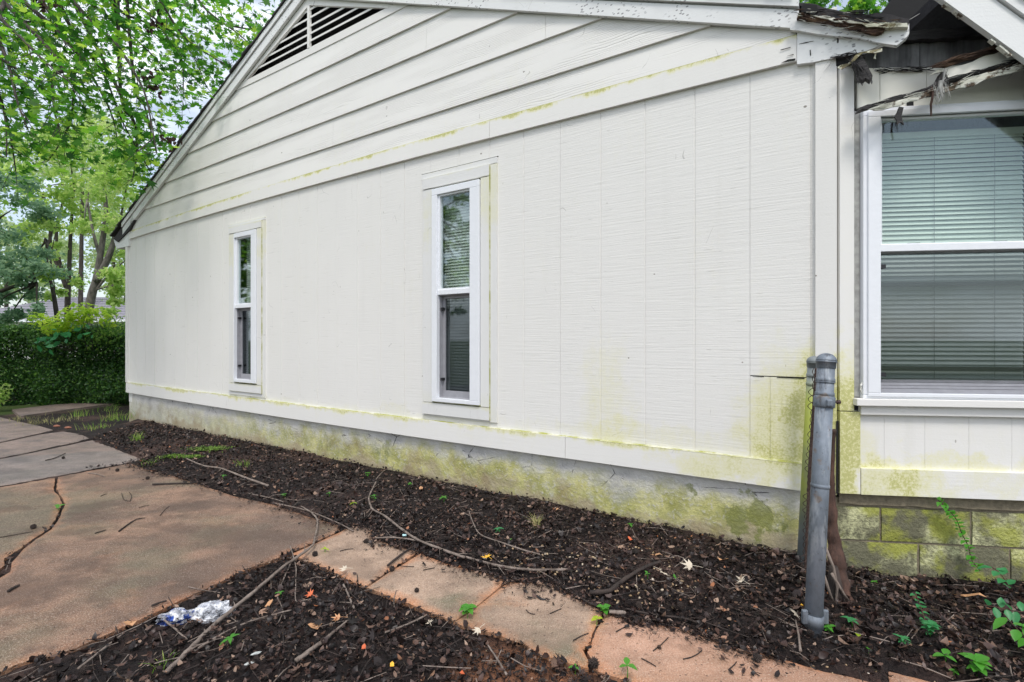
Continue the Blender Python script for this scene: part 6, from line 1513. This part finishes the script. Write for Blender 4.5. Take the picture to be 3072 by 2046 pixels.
droop = [([(-20, -40), (0, 48), (60, 110), (130, 180), (205, 243)], 6.0), ([(-60, 120), (0, 174), (70, 220), (139, 270)], 6.3), ([(120, -80), (165, 0), (230, 110), (313, 226), (370, 370), (461, 531)], 6.6),
         ([(150, -90), (218, 0), (290, 80), (348, 130), (410, 230), (440, 300), (470, 457)], 7.0), ([(200, -90), (261, 0), (320, 45), (392, 104), (480, 190), (544, 278)], 7.4), ([(420, -90), (479, 0), (544, 100), (620, 160), (696, 204)], 7.2),
         ([(150, 150), (156, 226), (160, 300), (165, 339), (178, 392)], 6.2), ([(200, 120), (222, 220), (222, 261), (213, 357), (180, 430), (144, 483)], 6.5), ([(-40, 60), (0, 130), (30, 210), (52, 305), (83, 387)], 5.9), ([(-50, 180), (0, 296), (30, 400), (48, 518)], 6.4),
         ([(470, 20), (500, 110), (544, 174), (550, 283)], 7.8), ([(360, 250), (400, 357), (417, 426)], 7.4), ([(400, 230), (430, 305), (470, 460)], 7.7), ([(330, 0), (420, 60), (520, 100), (640, 240)], 8.2), ([(60, -60), (150, 40), (190, 120), (260, 180)], 6.9),
         ([(560, -60), (620, 30), (700, 90), (760, 140)], 8.0), ([(300, -80), (420, 20), (560, 140), (620, 260)], 8.6), ([(-40, 0), (60, 60), (120, 70), (200, 120)], 7.3), ([(370, 300), (410, 420), (405, 500), (395, 545)], 7.9), ([(240, 150), (330, 330), (352, 420)], 8.1),
         ([(500, -60), (640, 60), (800, 90), (830, 60)], 9.2), ([(-120, 60), (-60, 200), (10, 330), (20, 470)], 7.0), ([(340, -60), (350, 60), (352, 140)], 6.6), ([(80, -60), (95, 60), (150, 140), (186, 210)], 8.0)]
anchors = []
for l, d in droop:
    P_ = [Vector(PX(x, y, d + .25 * i * math.sin(d * 7))) for i, (x, y) in enumerate(l)]; s_ = min(limbs, key=lambda q: (q - P_[0]).length); P_ = [s_] + P_ if (s_ - P_[0]).length > .3 else P_; Q = smooth_path(P_, 6)
    okp = lambda p: (wdist(p.x, p.y) < -.25) or (1536 + F * p.x / p.y) < 790 - ((1017 - F * (p.z - CAMZ) / p.y) - 100) / 1.30
    kq = next((i for i, p in enumerate(Q) if i > 8 and not okp(p)), len(Q)); Q = Q[:max(kq, 5)]
    b = MB().tube([p - mo for p in Q], [lerp(.030, .006, i / max(1, len(Q) - 1)) for i in range(len(Q))], 6)
    for i in range(4, len(Q), 2):
        a = random.uniform(-.6, .6); dv = (Q[i] - Q[i - 1]).normalized(); q2 = Q[i] + dv * .28 + Vector((random.uniform(-.3, .3), random.uniform(-.3, .3), random.uniform(-.3, .15))); (b.tube([Q[i] - mo, q2 - mo], [.005, .002], 4) if okp(q2) else None); anchors.append(q2)
    b.build('branch', 'bark', mpl, smooth=True); anchors += Q[3:]
dens = [(-50, 0, 220, 1), (100, 30, 170, 1), (300, 40, 180, 1), (480, 70, 170, 1), (640, 80, 150, .9), (780, 20, 120, .7), (40, 120, 110, .8), (60, 330, 110, .9), (170, 360, 90, .8), (220, 420, 90, .9), (120, 440, 110, .9), (30, 470, 60, .7), (60, 550, 35, .8),
        (250, 120, 80, .8), (330, 170, 90, .9), (400, 250, 100, .8), (290, 190, 60, .6), (500, 220, 120, .8), (560, 260, 110, .8), (470, 340, 90, .7), (430, 420, 80, .8), (500, 430, 60, .8), (250, 360, 60, .6), (160, 480, 70, .8), (310, 500, 35, .8), (400, 500, 60, .5),
        (420, 590, 55, .8), (400, 560, 40, .6), (440, 520, 60, .7), (240, 300, 70, .6), (0, 240, 90, .7), (110, 270, 60, .4), (640, 200, 90, .8), (20, 40, 160, 1)]
gaps = [(170, 190, 88), (120, 215, 60), (220, 140, 62), (335, 275, 58), (320, 350, 62), (300, 320, 55), (250, 250, 30), (560, 160, 24), (330, 60, 26), (100, 100, 26), (500, 330, 24), (60, 250, 30), (430, 370, 26), (170, 560, 90), (320, 430, 50), (20, 110, 30), (400, 190, 18), (590, 210, 22), (640, 120, 16), (390, 20, 14), (710, 90, 26), (770, 60, 30), (230, 560, 60)]
gaps += [(30, 330, 45), (70, 170, 40), (400, 120, 26), (480, 160, 22), (250, 30, 24), (560, 60, 22), (130, 320, 34), (90, 400, 30), (450, 240, 24), (700, 20, 26), (620, 150, 18)]
cs = []
while len(cs) < 470:
    x, y = random.uniform(-350, 900), random.uniform(-350, 640); p = 0
    if y < -20 or x < -20: p = .55
    for (a, b, r, w_) in dens:
        if (x - a) ** 2 + (y - b) ** 2 < r * r: p = max(p, w_)
    for (a, b, r) in gaps:
        if (x - a) ** 2 + (y - b) ** 2 < r * r: p = 0
    if random.random() < p: cs.append(PX(x, y, random.uniform(5.9, 9.3)))
cs = np.array(cs); C = np.repeat(cs, 9, 0) + rng.normal(0, .14, (len(cs) * 9, 3)) * np.array([1, 1, .6])
C = np.concatenate([C, np.repeat(np.array([tuple(a) for a in anchors]), 5, 0) + rng.normal(0, .14, (len(anchors) * 5, 3))])
px_ = 1536 + F * C[:, 0] / C[:, 1]; py_ = 1017 - F * (C[:, 2] - CAMZ) / C[:, 1]
C = C[(wdist(C[:, 0], C[:, 1]) < -.0) | (px_ < 800 - (py_ - 100) / 1.30)] - np.array(mo)
scatter('foliage', C, rng.uniform(.08, .20, len(C)), MAPLE[0], MAPLE[1], 'maple_green', mpl, tilt=.95)
simple('dead_leaf', (.05, .025, .018), .9)
for (x, y) in ((455, 255), (448, 235), (125, 12), (505, 425), (465, 75)):
    c = np.array(PX(x, y, 6.4)); tag(scatter('dead_leaf_cluster', c + rng.normal(0, .05, (26, 3)) - np.array(mo), .07, CURL[0], CURL[1], 'dead_leaf', mpl), None, None, None, 'stuff')
